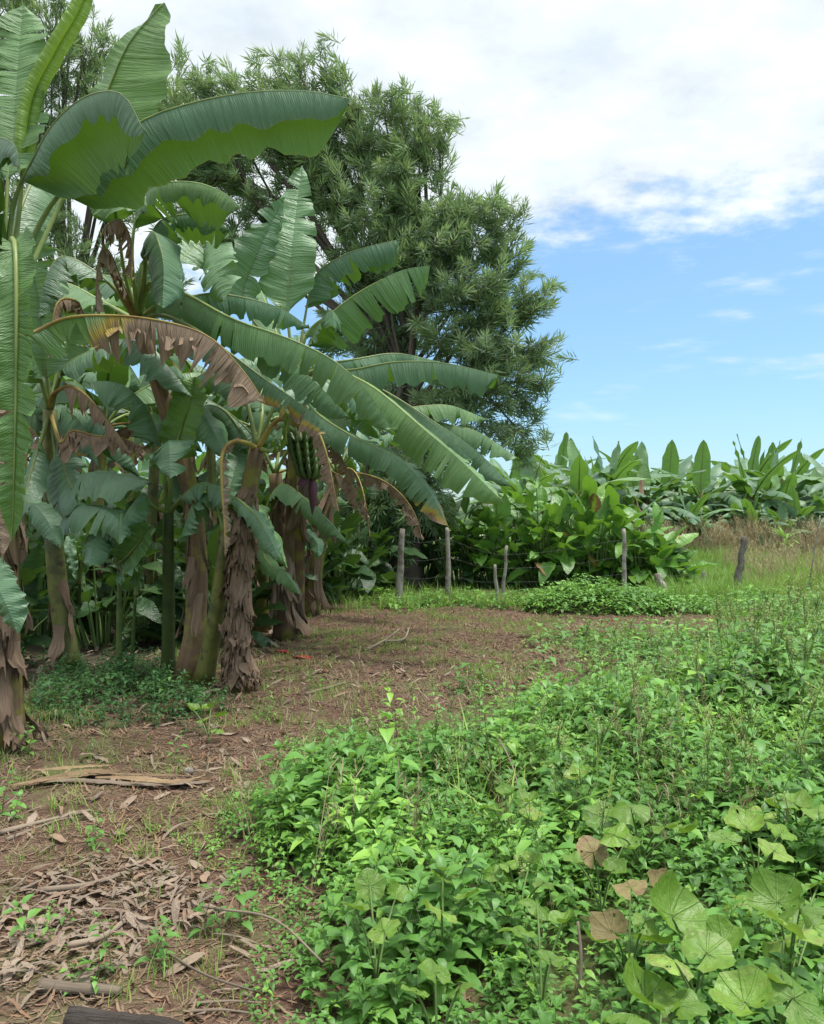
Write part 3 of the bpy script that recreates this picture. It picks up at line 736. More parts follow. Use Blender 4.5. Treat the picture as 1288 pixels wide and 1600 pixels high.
mb.add(V, [(a_ * 5 + b_, a_ * 5 + b_ + 1, a_ * 5 + b_ + 6, a_ * 5 + b_ + 5) for a_ in range(6) for b_ in range(4)], A, .6)
under(pC, mb, 'bract', M['flower'])

# --- plant with yellow stalks on the left
bD = G(108, 1050); cD = P(78, 640, 7.6)
pD = plant_thing(bD, 'banana plant with yellow leaf stalks and drooping brown dead leaf near left edge')
_, C, rad = stem(pD, [bD, P(88, 880, 7.7), P(80, 760, 7.7), cD], .098, .062, 'pseudostem')
sheaths(pD, C, rad, 7, .25, 1.1, rs, (.2, .45), .05)
hero(pD, cD, [
 dict(p=[(80, 618, 7.5), (108, 602, 7.3), (140, 622, 7.1), (178, 670, 6.95), (206, 712, 6.9)], up=(0, -.5, 1), wR=.26, wL=.2, aR=-55, aL=-50, tears=10, droop=22, dry=.95, yellow=True, ruff=.05, label='grey brown dead leaf drooping to the right', t0=.25),
 dict(p=[(95, 690, 7.4), (112, 672, 7.3), (150, 680, 7.2), (190, 684, 7.1), (226, 700, 7.0)], wR=.18, wL=.16, aR=-72, aL=-70, tears=9, dry=.95, yellow=True, ruff=.05),
 dict(p=[(100, 575, 7.4), (150, 545, 7.3), (200, 530, 7.2), (250, 560, 7.1), (300, 620, 7.0)], wR=.26, wL=.26, aR=-30, aL=-30, tears=4),
 dict(p=[(95, 560, 7.8), (130, 480, 8.2), (170, 450, 8.6), (220, 470, 9.0)], wR=.26, wL=.26, aR=-30, aL=-30, tears=4),
 dict(p=[(70, 560, 7.5), (62, 480, 7.4), (50, 400, 7.3), (55, 340, 7.2)], up=(0, -1, .2), wR=.24, wL=.24, aR=15, aL=15, tears=4),
 dict(p=[(60, 580, 7.4), (30, 530, 7.2), (-20, 540, 7.0), (-70, 620, 6.8)], wR=.25, wL=.25, aR=-35, aL=-35, tears=6),
 dict(p=[(110, 760, 7.4), (130, 740, 7.2), (180, 742, 7.0), (240, 755, 6.8)], up=(0, -.5, 1), wR=.30, wL=.2, aR=-18, aL=-10, tears=1, t0=.18, curl=-20, ruff=.03),
 dict(p=[(100, 800, 7.4), (125, 790, 7.1), (170, 800, 6.9), (200, 835, 6.8)], up=(0, -.6, 1), wR=.28, wL=.2, aR=-20, aL=-10, tears=2, t0=.2, ruff=.03),
 dict(p=[(40, 770, 7.2), (55, 790, 7.0), (75, 815, 6.9), (95, 858, 6.8)], up=(-.2, -.6, .8), wR=.17, wL=.17, aR=-15, aL=-25, tears=1, t0=.2),
], rs)

def sucker(bp, cp, d, label, leaves, r0=.05, r1=.03, mat='sucker_stem', mid=None, name='banana_sucker'):
    b = G(*bp); c = P(cp[0], cp[1], d)
    p = plant_thing(b, label, None, name, 'banana plant')
    stem(p, [b] + ([P(*mid)] if mid else []) + [c], r0, r1, mat, sides=10, n=10)
    hero(p, c, leaves, rs)
    return p
sucker((262, 1056), (264, 800), 7.25, 'young green banana plant with one round leaf hanging to the front', [
 dict(p=[(266, 730, 7.1), (265, 690, 6.85), (265, 700, 6.7), (266, 748, 6.6)], up=(0, -1, .3), wR=.24, wL=.24, aR=-16, aL=-16, tears=1, t0=.34, blunt=.35, label='round dark leaf hanging to the front'),
 dict(p=[(255, 720, 7.2), (240, 660, 7.2), (222, 628, 7.1), (185, 600, 7.0), (130, 596, 6.95)], up=(.2, -.7, .7), wR=.22, wL=.24, aR=-22, aL=-15, tears=1, t0=.36, ruff=.03),
 dict(p=[(270, 720, 7.2), (283, 670, 7.15), (296, 630, 7.1), (304, 588, 7.1)], up=(0, 1, .2), wR=.17, wL=.17, aR=-10, aL=-10, tears=0, t0=.42),
 dict(p=[(262, 700, 7.5), (252, 630, 7.6), (290, 622, 7.4), (325, 660, 7.2), (352, 714, 7.1)], up=(0, -.5, .8), wR=.2, wL=.24, aR=-20, aL=-15, tears=2, t0=.3),
 dict(p=[(280, 780, 7.1), (310, 756, 7.0), (340, 760, 6.9), (366, 790, 6.8)], up=(0, -.5, 1), wR=.18, wL=.16, aR=-25, aL=-25, tears=1, t0=.25),
 dict(p=[(240, 790, 7.1), (224, 770, 7.0), (206, 790, 6.9), (180, 830, 6.85)], up=(0, -.5, 1), wR=.2, wL=.2, aR=-30, aL=-30, tears=1, t0=.25),
], r0=.062, r1=.045)
sucker((318, 1072), (352, 830), 7.0, 'leaning yellow green banana stem in front of the brown trunk', [
 dict(p=[(362, 780, 6.9), (385, 790, 6.8), (410, 820, 6.7), (440, 880, 6.6)], up=(0, -.5, 1), wR=.13, wL=.13, aR=-25, aL=-25, tears=1, t0=.2),
 dict(p=[(340, 790, 7.0), (320, 770, 7.0), (300, 790, 7.0), (280, 850, 7.0)], wR=.14, wL=.14, aR=-40, aL=-40, tears=2, t0=.2),
 dict(p=[(355, 780, 7.1), (365, 740, 7.2), (380, 700, 7.4)], up=(0, -1, .2), wR=.12, wL=.12, aR=15, aL=15, tears=0)], r0=.085, r1=.05, mat='pseudostem', mid=(338, 950, 7.05))
sucker((186, 1062), (187, 880), 7.3, 'thin young banana sucker with dark leaves, left of the round leaf', [
 dict(p=[(180, 850, 7.2), (165, 828, 7.1), (148, 845, 7.0), (140, 885, 6.9)], up=(0, -.6, .8), wR=.16, wL=.16, aR=-20, aL=-20, tears=0, t0=.2),
 dict(p=[(190, 840, 7.2), (192, 815, 7.1), (190, 800, 6.9), (186, 850, 6.7)], up=(0, -.9, .4), wR=.12, wL=.12, aR=-40, aL=-40, tears=0, t0=.2),
 dict(p=[(198, 870, 7.1), (215, 850, 7.0), (228, 830, 6.95), (241, 822, 6.9)], up=(.2, .8, .3), wR=.15, wL=.15, aR=-20, aL=-20, tears=0, t0=.2),
 dict(p=[(196, 900, 7.1), (205, 890, 6.95), (220, 885, 6.9)], up=(0, -.5, .8), wR=.10, wL=.1, aR=-20, aL=-20, tears=0, t0=.2)], r0=.03, r1=.018)
sucker((205, 1060), (212, 930), 7.25, 'small banana sucker shoot with bare thin stem among dark weeds', [
 dict(p=[(214, 905, 7.2), (218, 880, 7.15), (224, 860, 7.1)], up=(0, -1, .2), wR=.05, wL=.05, aR=40, aL=40, tears=0)], r0=.022, r1=.012)
sucker((128, 985), (124, 910), 8.3, 'small sucker with one upright spear leaf beside yellow stalked plant', [
 dict(p=[(122, 880, 8.2), (116, 850, 8.1), (108, 848, 8.0), (118, 905, 7.9)], up=(.3, -1, .2), wR=.05, wL=.06, aR=20, aL=20, tears=0),
 dict(p=[(128, 880, 8.2), (132, 850, 8.2), (140, 830, 8.2)], up=(0, 1, .2), wR=.07, wL=.07, aR=10, aL=10, tears=0)], r0=.03, r1=.015)
sucker((408, 985), (414, 800), 10.0, 'yellow stemmed banana sucker right of the shaggy trunk', [
 dict(p=[(430, 765, 9.6), (450, 758, 9.2), (495, 796, 8.9), (548, 852, 8.7)], up=(0, -.5, .9), wR=.2, wL=.2, aR=-25, aL=-30, tears=2, t0=.12, label='long blue green leaf drooping to the right'),
 dict(p=[(405, 790, 9.4), (398, 800, 8.8), (425, 836, 8.4), (449, 888, 8.3)], up=(0, -.6, .8), wR=.2, wL=.16, aR=-15, aL=-15, tears=1, t0=.15),
 dict(p=[(410, 850, 9.4), (418, 878, 9.0), (445, 896, 8.7), (470, 930, 8.6)], up=(0, -.6, .8), wR=.15, wL=.15, aR=-20, aL=-20, tears=1, t0=.1),
 dict(p=[(440, 840, 9.8), (470, 828, 9.7), (494, 846, 9.6), (498, 870, 9.5)], up=(0, -.6, .8), wR=.14, wL=.14, aR=-20, aL=-20, tears=0, t0=.15)], r0=.10, r1=.05, mat='pseudostem')
# trunk in shreds, right of the shaggy trunk
b = G(445, 998); pl = plant_thing(b, 'banana trunk in pale shredded sheaths beside the bare track')
_, C, rad = stem(pl, [b, P(440, 880, 9.7), P(430, 740, 9.7)], .11, .075, 'pseudostem_brown')
sheaths(pl, C, rad, 20, .4, 1.8, rs, (.3, .75), .10)
leaf_fan(pl, P(430, 740, 9.7), [(200, 70, 0, 1.8, 0), (320, 60, -30, 1.9, 0), (80, 70, -10, 2.0, 0), (20, 30, -80, 1.5, 1)], rs)
b = G(484, 962); pl = plant_thing(b, 'yellow green banana trunk with dead leaves hanging to the ground, rightmost of the clump')
_, C, rad = stem(pl, [b, P(496, 860, 11.6), P(528, 740, 11.6)], .13, .08, 'pseudostem')
sheaths(pl, C, rad, 9, .4, 2.0, rs, (.4, .8), .12)
leaf_fan(pl, P(528, 740, 11.6), [(330, 60, -50, 2.0, 0), (250, 65, -30, 2.0, 0), (60, 65, -20, 2.2, 0), (300, 20, -85, 1.9, 1), (0, 10, -86, 1.7, 1), (150, 60, -30, 2.0, 0)], rs)
# --- deeper rows of the grove
deep = [(30, 10.2, 2.6), (150, 10.0, 2.5), (235, 11.2, 2.6), (330, 11.8, 2.7), (60, 13.0, 2.7), (190, 13.5, 2.8), (290, 14.5, 2.7), (400, 13.4, 2.8), (120, 16.5, 2.8), (20, 17, 2.8), (250, 18, 2.9), (380, 17.5, 2.9), (470, 16.2, 2.6), (-60, 9, 2.6), (-110, 12, 2.6), (-40, 15, 2.7)]
for i, (px, d, h) in enumerate(deep):
    x = (px - 644) / F * d
    b = Vector((x, d, 0)); pl = plant_thing(b, 'banana plant in the shaded rows behind the front clump', 'banana plants deep in the grove')
    c = b + Vector((rs.uniform(-.15, .15), 0, h))
    _, C, rad = stem(pl, [b, b.lerp(c, .5) + Vector((rs.uniform(-.05, .05), 0, 0)), c], .095, .06, rs.choice(['pseudostem', 'pseudostem_brown', 'pseudostem']), sides=9, n=9)
    if i < 9: sheaths(pl, C, rad, 4, .5, h * .8, rs, (.3, .6), .07)
    ph = rs.uniform(0, 360)
    leaf_fan(pl, c, [(ph + k * 137.5, 80 - 7 * k, 20 - 13 * k, rs.uniform(1.9, 2.5), 0) for k in range(8)] + [(ph + 60 + k * 150, 20, -86, 1.5, 1) for k in range(2)], rs, n=18, nv=3)
# ---------------------------------------------------------------- narrow-leaved trees
def blade_leaf(L, W, bend=.15):
    V = [(0, 0, 0), (-W, L * .45, -bend * L * .1), (0, L, -bend * L * 1.6), (W, L * .45, -bend * L * .1)]
    return V
def plume_proto(rs, length=.5, nl=34, Ll=.21, Wl=.0115):
    """one leafy twig along +z with narrow leaves angled forward all round it"""
    V, Q, A, Rv, Mi = [], [], [], [], []
    for i in range(nl):
        f = i / nl
        z = length * (.05 + .95 * f ** .8); az = i * 2.399 + rs.uniform(-.3, .3)
        el = R(rs.uniform(-5, 40) + 42 * f)             # forward angle grows to the tip
        L = Ll * rs.uniform(.7, 1.25)
        d = Vector((math.cos(az) * math.cos(el), math.sin(az) * math.cos(el), math.sin(el)))
        s = d.cross(Vector((0, 0, 1))).normalized()
        nrm = s.cross(d)
        b = len(V)
        for (x, y, zz) in blade_leaf(L, Wl * rs.uniform(.8, 1.3)):
            V.append(Vector((0, 0, z)) + d * y + s * x + nrm * -zz * .6)
        A += [(0, 0, 0), (.5, -1, 0), (1, 0, 0), (.5, 1, 0)]
        Rv += [rs.random()] * 4
        Q.append((b, b + 1, b + 2, b + 3)); Mi.append(0)
    b = len(V)
    for z, r in ((0, .007), (length * .95, .003)):
        for k in range(3):
            V.append((r * math.cos(k * 2.1), r * math.sin(k * 2.1), z)); A.append((z, 0, 0)); Rv.append(.4)
    for k in range(3):
        Q.append((b + k, b + (k + 1) % 3, b + 3 + (k + 1) % 3, b + 3 + k)); Mi.append(1)
    return np.array(V, float), np.array(Q), np.array(A, float), np.array(Rv), np.array(Mi)
_rs = random.Random(8)
PLUMES = [plume_proto(_rs, _rs.uniform(.24, .42), _rs.randint(26, 40)) for _ in range(6)]

def make_tree(label, base, fork, blobs, dens, tr, group=None, limbs_from=(.45, 1.0), seed=1, name='tree', pscale=1.0):
    """blobs: (px,py,d,r px) leafy masses; every one is reached by its own limb from the trunk"""
    rs = random.Random(seed); rg = np.random.default_rng(seed)
    root = empty(name, base); tag(root, label, 'tree', group)
    tc, _ = catmull([base, base.lerp(fork, .5) + Vector((rs.uniform(-.15, .15), rs.uniform(-.1, .1), 0)), fork], 12)
    mb = MB(); mb.tube(tc, [tr * (1.25 - .65 * i / 11) * (1.25 if i == 0 else 1) for i in range(12)], sides=12, lump=.08)
    trunk = under(root, mb, 'trunk', M['bark'])
    allp, alld, alls = [], [], []
    tw = MB()
    for (px, py, d, rp) in blobs:
        c = P(px, py, d); r = rp / F * d
        st = fork.lerp(base, rs.uniform(0, limbs_from[0]) * rs.random())
        mid = st.lerp(c, .5) + Vector((rs.uniform(-.3, .3), rs.uniform(-.3, .3), rs.uniform(-.1, .35) * (c - st).length * .5))
        lc, L = catmull([st, mid, c], 9)
        if rp > 30:
            mb = MB(); r1 = tr * .22 * min(1.3, L / 4 + .3)
            mb.tube(lc, [r1 * (1 - .78 * i / 8) for i in range(9)], sides=6, lump=.05, rnd=rs.random())
            under(root, mb, 'branch', M['bark'])
        n = max(6, int(dens * r * r))
        for k in range(n):
            v = rg.normal(size=3); v /= np.linalg.norm(v)
            v[2] = v[2] * .8 + .15
            s0 = np.array(lc[rs.randint(5, 8)]); e = np.array(c) + v * r * rg.uniform(.45, 1.2) ** .8
            dvec = e - s0; Ld = np.linalg.norm(dvec)
            if Ld < .2: continue
            # a thin bare twig, then leafy plumes along its outer half
            if k % 3 == 0:
                p0 = Vector(s0); p2 = Vector(e); pm = p0.lerp(p2, .5) + Vector((0, 0, .12 * Ld))
                tw.tube([p0, pm, p2], [.012 + .004 * Ld, .008 + .002 * Ld, .004], sides=3, cap=False, rnd=rs.random())
            m = 1 + int(Ld / .55)
            for q_ in range(m):
                f = 1 - .32 * q_ * rg.uniform(.6, 1.2) if m > 1 else 1
                if f < .25: break
                pos = s0 + dvec * f + rg.normal(size=3) * .07
                pd = dvec / Ld + rg.normal(size=3) * .62 + np.array([0, 0, .06])
                allp.append(pos - pd / np.linalg.norm(pd) * .3); alld.append(pd); alls.append(rg.uniform(.75, 1.3) * pscale)
    if tw.n: under(root, tw, 'twigs', M['bark'])
    allp = np.array(allp); Fm = frames_along(np.array(alld)) * np.array(alls)[:, None, None]
    mb = MB(); which = rg.integers(0, len(PLUMES), len(allp))
    tone = np.clip(.5 + .3 * nz(allp[:, 0], allp[:, 2] + allp[:, 1] * .5, 1.3, seed) + rg.normal(size=len(allp)) * .16, 0, 1)
    for i, pr in enumerate(PLUMES):
        k = which == i; scatter(mb, pr, allp[k], Fm[k], tone[k])
    o = under(root, mb, 'crown', [M['tree_leaf'], M['bark']], smooth=False)
    return root, len(allp)

b = P(632, 900, 16.2); b.z = 0
blobs = [(500, 95, 16.5, 26), (470, 120, 16.5, 36), (430, 110, 17, 34), (390, 150, 17, 44), (320, 135, 17, 38), (290, 180, 17, 50), (290, 95, 17, 18), (350, 115, 17, 22),
 (545, 165, 16.5, 34), (520, 135, 16.5, 26), (600, 175, 16, 40), (655, 168, 16, 38), (690, 212, 16, 30), (640, 225, 16, 45), (620, 270, 16, 46), (560, 220, 16.5, 44), (480, 215, 16.5, 60), (420, 210, 17, 50),
 (520, 300, 16.5, 60), (440, 310, 17, 55), (600, 330, 16, 60), (670, 320, 15.8, 48), (730, 335, 15.6, 42), (790, 322, 15.4, 26), (765, 330, 15.5, 30), (815, 325, 15.4, 16), (740, 385, 15.6, 50), (800, 400, 15.4, 36), (680, 400, 15.6, 62),
 (620, 420, 16, 55), (560, 420, 16.5, 60), (720, 460, 15.4, 60), (790, 470, 15.2, 54), (840, 455, 15.2, 34), (850, 480, 15.2, 26), (700, 530, 15.6, 45), (770, 545, 15.2, 56), (830, 550, 15.2, 42), (855, 570, 15.2, 20), (740, 600, 15.4, 52),
 (800, 615, 15.2, 50), (838, 610, 15.2, 26), (760, 670, 15.4, 44), (815, 675, 15.2, 36), (830, 715, 15.2, 24), (700, 640, 15.8, 50), (640, 490, 16.4, 50), (600, 560, 16.6, 60), (640, 640, 16.5, 55), (540, 520, 17, 60),
 (690, 720, 15.8, 50), (640, 760, 15.6, 58), (590, 800, 15.4, 60), (600, 720, 16, 55), (680, 800, 15.6, 40), (555, 860, 15.2, 40), (620, 850, 15.4, 36), (340, 230, 17.5, 60), (280, 270, 17.5, 60), (380, 380, 17.5, 60), (300, 360, 17.5, 50)]
make_tree('tall feathery tree with narrow leaves rising behind the fence, right of the bananas', b, P(640, 560, 16.4), blobs, 80, .26, seed=2, name='feathery_tree')
b = Vector((-7.6, 18.2, 0))
blobs = [(40, 20, 18, 50), (120, 35, 18, 34), (85, 10, 18, 40), (135, 75, 18, 40), (160, 50, 18, 20), (100, 110, 18, 50), (190, 140, 18, 36), (250, 150, 18, 40), (30, 100, 18, 60), (-40, 60, 18, 70), (180, 200, 18, 60), (60, 220, 18, 70), (-60, 180, 18, 70), (235, 180, 18, 50), (10, -50, 18, 50), (-80, -20, 18, 60), (60, 330, 17.5, 70), (140, 420, 17.5, 70), (-20, 380, 17.5, 70), (180, 310, 17.5, 60), (40, 480, 17.2, 70), (150, 540, 17, 80), (250, 480, 17, 70)]
make_tree('second feathery tree showing above the tallest banana plant at top left', b, Vector((-7.4, 18.2, 6)), blobs, 36, .24, seed=5, name='feathery_tree')

# ---------------------------------------------------------------- broad paddle-leaved plants along the fence
def paddle_proto(L, W, fold, droop, n=7):
    V, A = [], []
    for i in range(n + 1):
        t = i / n; w = W * max(.02, math.sin(math.pi * min(1, t * .96 + .02) ** .85)) ** .8
        ang = -droop * t
        y = L * t * math.cos(ang * .6); z = L * t * math.sin(ang * .6)
        for k in (-1, -.5, 0, .5, 1):
            V.append((w * k * (1 - .08 * abs(k)), y, z + abs(k) * w * fold + .015 * math.sin(t * 17 + k * 2) * abs(k)))
            A.append((t * L, k, max(0, (t - .86)) * .8))
    Q = [(i * 5 + k, i * 5 + k + 1, i * 5 + k + 6, i * 5 + k + 5) for i in range(n) for k in range(4)]
    return np.array(V), np.array(Q), np.array(A), np.full(len(V), .5), np.zeros(len(Q), int)
PADDLES = [paddle_proto(.50, .125, f, d) for f, d in ((.25, .2), (.1, .7), (.4, .4), (.2, 1.1), (.55, .1))]
def paddle_clump(base, rad, h, n, label, seed, browned=.06, lm='bush_leaf', group='paddle leaved plants along the fence', name='paddle_leaf_plant'):
    rs = random.Random(seed); rg = np.random.default_rng(seed)
    root = empty(name, base); tag(root, label, 'shrub', group)
    st = MB(); locs, rots, tone, dr = [], [], [], []
    for i in range(n):
        a = rs.uniform(0, 6.283); q = rs.random() ** .6
        hh = h * rs.uniform(.25, 1.0) * (1 - .45 * q * q)
        if i % 3 == 0: hh = h * rs.uniform(.1, .5)
        p1 = Vector((base.x + math.cos(a) * rad * q, base.y + math.sin(a) * rad * q * .8, hh))
        p0 = Vector((base.x + math.cos(a) * rad * q * .45, base.y + math.sin(a) * rad * q * .4, 0))
        st.tube([p0, p0.lerp(p1, .6) + Vector((0, 0, .06)), p1], [.014, .010, .006], sides=4, cap=False, rnd=rs.random())
        el = R(rs.uniform(15, 85) if hh > h * .45 else rs.uniform(-15, 55)); az = a + rs.uniform(-1.0, 1.0)
        D = np.array([math.cos(az) * math.cos(el), math.sin(az) * math.cos(el), math.sin(el)])
        side = np.cross(D, [0, 0, 1.]); side /= np.linalg.norm(side); ro = rs.uniform(-.7, .7)
        nrm = np.cross(side, D); side, nrm = side * math.cos(ro) + nrm * math.sin(ro), nrm * math.cos(ro) - side * math.sin(ro)
        locs.append(p1); rots.append(np.stack([side, D, nrm], 1) * rs.uniform(.65, 1.25)); tone.append(rs.random())
    locs = np.array([tuple(p) for p in locs]); rots = np.array(rots); tone = np.array(tone); wh = rg.integers(0, 5, n)
    brown = rg.random(n) < browned
    mb = MB()
    for i, pr in enumerate(PADDLES):
        k = (wh == i) & ~brown; scatter(mb, pr, locs[k], rots[k], tone[k])
    for i in np.where(brown)[0]:
        pr = PADDLES[wh[i]]; A2 = pr[2].copy(); A2[:, 2] = .3 + .5 * np.abs(A2[:, 1])
        scatter(mb, (pr[0], pr[1], A2, pr[3], pr[4]), locs[i:i + 1], rots[i:i + 1], tone[i:i + 1])
    under(root, mb, 'foliage', M[lm]); under(root, st, 'stems', M['weed_stem'])
spots = [(850, 15.2, .95, 1.9, 'tallest paddle leaved clump behind the paired sticks of the fence', 150),
         (930, 15.0, .9, 1.75, 'paddle leaved clump behind the middle of the fence', 140), (1000, 14.9, .7, 1.3, 'paddle leaved clump left of the broken stump', 100),
         (1036, 14.8, .45, .9, 'lowest paddle leaved clump at the open end of the row', 50), (780, 15.4, .85, 1.75, 'shaded paddle leaved clump between two straight fence posts', 110),
         (720, 15.8, .8, 1.6, 'dark paddle leaved clump under the drooping burnt leaf', 80), (660, 16.2, .9, 1.5, 'dark paddle leaved clump at the foot of the feathery tree', 80),
         (590, 16.4, .9, 1.5, 'leftmost dark paddle leaved clump beside the banana trunks', 80), (900, 16.4, .9, 1.75, 'paddle leaved clump in the second row of the hedge', 90), (815, 16.8, 1.0, 1.9, 'paddle leaved clump at the back under the tree', 80)]
for i, (px, d, rd, h, lab, n) in enumerate(spots):
    d += .55; paddle_clump(Vector(((px - 644) / F * d, d, 0)), rd, h, n, lab, 40 + i, lm='shaded_bush' if px < 730 else 'bush_leaf', browned=.06 if i in (0, 1) else .02)  # clumps under the tree take the leaf colour darkened for shade

# ---------------------------------------------------------------- wire fence, stakes and stumps
def post(px, pyb, pyt, r, root, lean=(0, 0), seed=0, d=None, mat='post', name='post'):
    b = G(px, pyb); top = P(px + lean[0], pyt, b.y + lean[1]); rs = random.Random(seed)
    mids = [b.lerp(top, k / 6) + Vector((rs.uniform(-1, 1) * r * .35, 0, 0)) for k in range(7)]
    mids[0].z = -.15; c, _ = catmull(mids, 15)
    rad = [r * (1.12 - .25 * i / 14) * rs.uniform(.9, 1.1) for i in range(15)]; rad[-1] *= .8
    mb = MB(); mb.tube(c, rad, sides=9, lump=.14, ph=rs.uniform(0, 6), rnd=rs.random())
    return under(root, mb, name, M[mat]), c
fr = empty('wire_fence', G(800, 930)); tag(fr, 'wire fence on thin rough wooden posts along the paddle leaved plants', 'fence')
tops = []
for (px, pyb, pyt, r, ln, lab) in [(624, 943, 826, .05, (5, 0), None), (700, 941, 824, .038, (0, 0), None), (785, 938, 852, .028, (7, 0), 'thin leaning post'), (975, 936, 826, .036, (0, 0), None), (1151, 925, 838, .062, (12, 0), 'thick gnarled grey post'), (1262, 930, 805, .012, (20, 0), 'thin pale leaning post')]:
    o, c = post(px, pyb, pyt, r, fr, ln, seed=px)
    if lab: o['label'] = lab
    tops.append(c)
for f in (.45, .66, .86):
    pts = []
    for k, c in enumerate(tops):
        p = c[int(f * 14)].copy(); p.y -= .05
        if k: q0 = pts[-1]; pts.append(q0.lerp(p, .5) - Vector((0, 0, .04)))
        pts.append(p)
    wc, _ = catmull(pts, 44); mb = MB(); mb.tube(wc, .0015, sides=4); under(fr, mb, 'wire', M['wire'])
def single(name, label, cat, fn, base):
    r = empty(name, base); tag(r, label, cat); fn(r); return r
r = empty('broken_stake', G(776, 940)); tag(r, 'short broken stake leaning beside the thin fence post', 'stake'); post(779, 940, 882, .028, r, (-6, 0), 4, name='shaft')
r = empty('tree_stump', G(1038, 935)); tag(r, 'pale broken stump leaning left at the end of the paddle leaved plants', 'stump')
post(1044, 936, 896, .07, r, (-18, .1), 9, name='shaft'); post(1036, 934, 905, .05, r, (-8, .2), 19, name='splinter')
r = empty('rotten_stake', G(1100, 927)); tag(r, 'short rotten stake in the grass, left of the thick gnarled post', 'stake'); post(1099, 927, 893, .05, r, (2, 0), 12, name='shaft')

# ---------------------------------------------------------------- the plantation beyond the meadow
def far_plant(seed, h, name='banana_plant', detail=True):
    rs = random.Random(seed); root = empty(name, (0, 0, 0))
    c = Vector((0, 0, h)); mb = MB()
    mb.tube([Vector((0, 0, -.1)), Vector((.05, 0, h * .5)), c], [.16, .13, .09], sides=8, lump=.08, rnd=rs.random()); mb.build('pseudostem', M['pseudostem_brown'], root)
    ph = rs.uniform(0, 6.28)
    for k in range(17):
        az = ph + k * 2.399; f = k / 16
        L = rs.uniform(1.7, 2.35); pa = arc(c - Vector((0, 0, .15 + .5 * f * rs.random())), az, 82 - 60 * f ** .5 + rs.uniform(-9, 7), 72 - 158 * f ** .42, L * (.72 + .28 * min(1, f * 5)))
        mb, st = leaf_meshes(pa, wR=.235, wL=.235, aR=12 - 62 * f + rs.uniform(-8, 8), aL=12 - 62 * f + rs.uniform(-8, 8), tears=rs.randint(3, 10) if k > 4 else 0, n=20, nv=3, seed=rs.randint(0, 9999), r0=.03, t0=.14, edge_dry=rs.uniform(0, .3), tip_dry=rs.choice([0, 0, 0, .6]) * f, blunt=.38)
        o = mb.build('leaf', M['far_leaf'], root); st.build('leaf_stalk', M['stalk'], o)
    for k in range(3):
        pa = arc(c - Vector((0, 0, .3)), ph + k * 2.1 + 1, 15, -86, rs.uniform(1.3, 1.9))
        mb, st = leaf_meshes(pa, wR=.2, wL=.2, aR=-68, aL=-68, tears=9, n=18, nv=3, seed=rs.randint(0, 9999), r0=.022, dry=.9, skip=.15, ruff=.04)
        o = mb.build('dead_leaf', M['far_leaf'], root); st.build('leaf_stalk', M['stalk_yellow'], o)
    return root
protos = [far_plant(100 + i, h) for i, h in enumerate((1.5, 1.7, 1.3, 1.8, 1.6, 1.4))]
def fused(i):
    pr = protos[i]; dg = bpy.context.evaluated_depsgraph_get(); bm_ = MB(); mi = {}
    mats = [M['pseudostem_brown'], M['far_leaf'], M['stalk'], M['stalk_yellow']]
    for o in pr.children_recursive:
        me = o.data; n = len(me.vertices); co_ = np.empty(n * 3, np.float32); me.vertices.foreach_get('co', co_)
        A = np.empty(n * 3, np.float32); me.attributes['uvw'].data.foreach_get('vector', A); Rr = np.empty(n, np.float32); me.attributes['rnd'].data.foreach_get('value', Rr)
        Qs = [tuple(p.vertices) if len(p.vertices) == 4 else (*p.vertices, p.vertices[2]) for p in me.polygons]
        bm_.add(co_.reshape(-1, 3), Qs, A.reshape(-1, 3), Rr, mats.index(me.materials[0]))
    return bm_.mesh('banana_plant', mats)
FUSED = [fused(i) for i in range(6)]
rs = random.Random(77)
places = []
for row, (d, step) in enumerate([(26, 1.5), (28.5, 1.55), (31, 1.7)]):
    x0 = (800 - 644) / F * d; x1 = (1360 - 644) / F * d; n = int((x1 - x0) / step)
    for k in range(n + 1):
        x = x0 + step * (k + rs.uniform(-.3, .3)) + (row % 2) * step * .5
        places.append((x, d + rs.uniform(-.7, .7) + .10 * (x - x0), rs.uniform(1.08, 1.36)))
used = set()
front = [(1000, 26.2, 'banana plant with a skirt of dead leaves round its trunk, front of the far plantation'), (1095, 27.2, 'banana plant spreading wide leaves to the right at the meadow edge'), (905, 25.6, 'banana plant with two tall upright leaves above the paddle leaved plants'), (1200, 28.5, 'banana plant with drooping brown leaf tips above the seeding grass')]
def put(x, d, s, lab, grp):
    i = rs.randrange(6); pr = protos[i]
    if i in used: o = copy_tree(pr)
    else: o = pr; used.add(i)
    o.location = (x, d, 0); o.rotation_euler = (0, 0, rs.uniform(0, 6.28)); o.scale = (s, s, s * rs.uniform(.95, 1.08))
    tag(o, lab, 'banana plant', grp); return o
for px, d, lab in front:
    x = (px - 644) / F * d; o = put(x, d, 1.25, lab, 'banana plants of the far plantation')
    if 'skirt' in lab:
        hs = o.scale.x * 2.3
        C = [Vector((x, d, 2.6 * k / 15)) for k in range(16)]; rad = [.17 - .004 * k for k in range(16)]
        keep = o.matrix_basis.copy(); sk = len(o.children)
        tmp = empty('tmp', (0, 0, 0))
        sheaths(tmp, C, rad, 26, .5, 2.6, rs, (.5, 1.1), .22)
        mi = (Matrix.Translation(o.location) @ o.rotation_euler.to_matrix().to_4x4() @ Matrix.Diagonal((*o.scale, 1))).inverted()
        for ch in list(tmp.children):
            ch.data.transform(mi); ch.parent = o
        bpy.data.objects.remove(tmp)
for x, d, s in places:
    if min(abs(x - (px - 644) / F * dd) + abs(d - dd) for px, dd, _ in front) < 1.2: continue
    put(x, d, s, 'banana plant standing among many alike in the dense far plantation', 'banana plants of the far plantation')

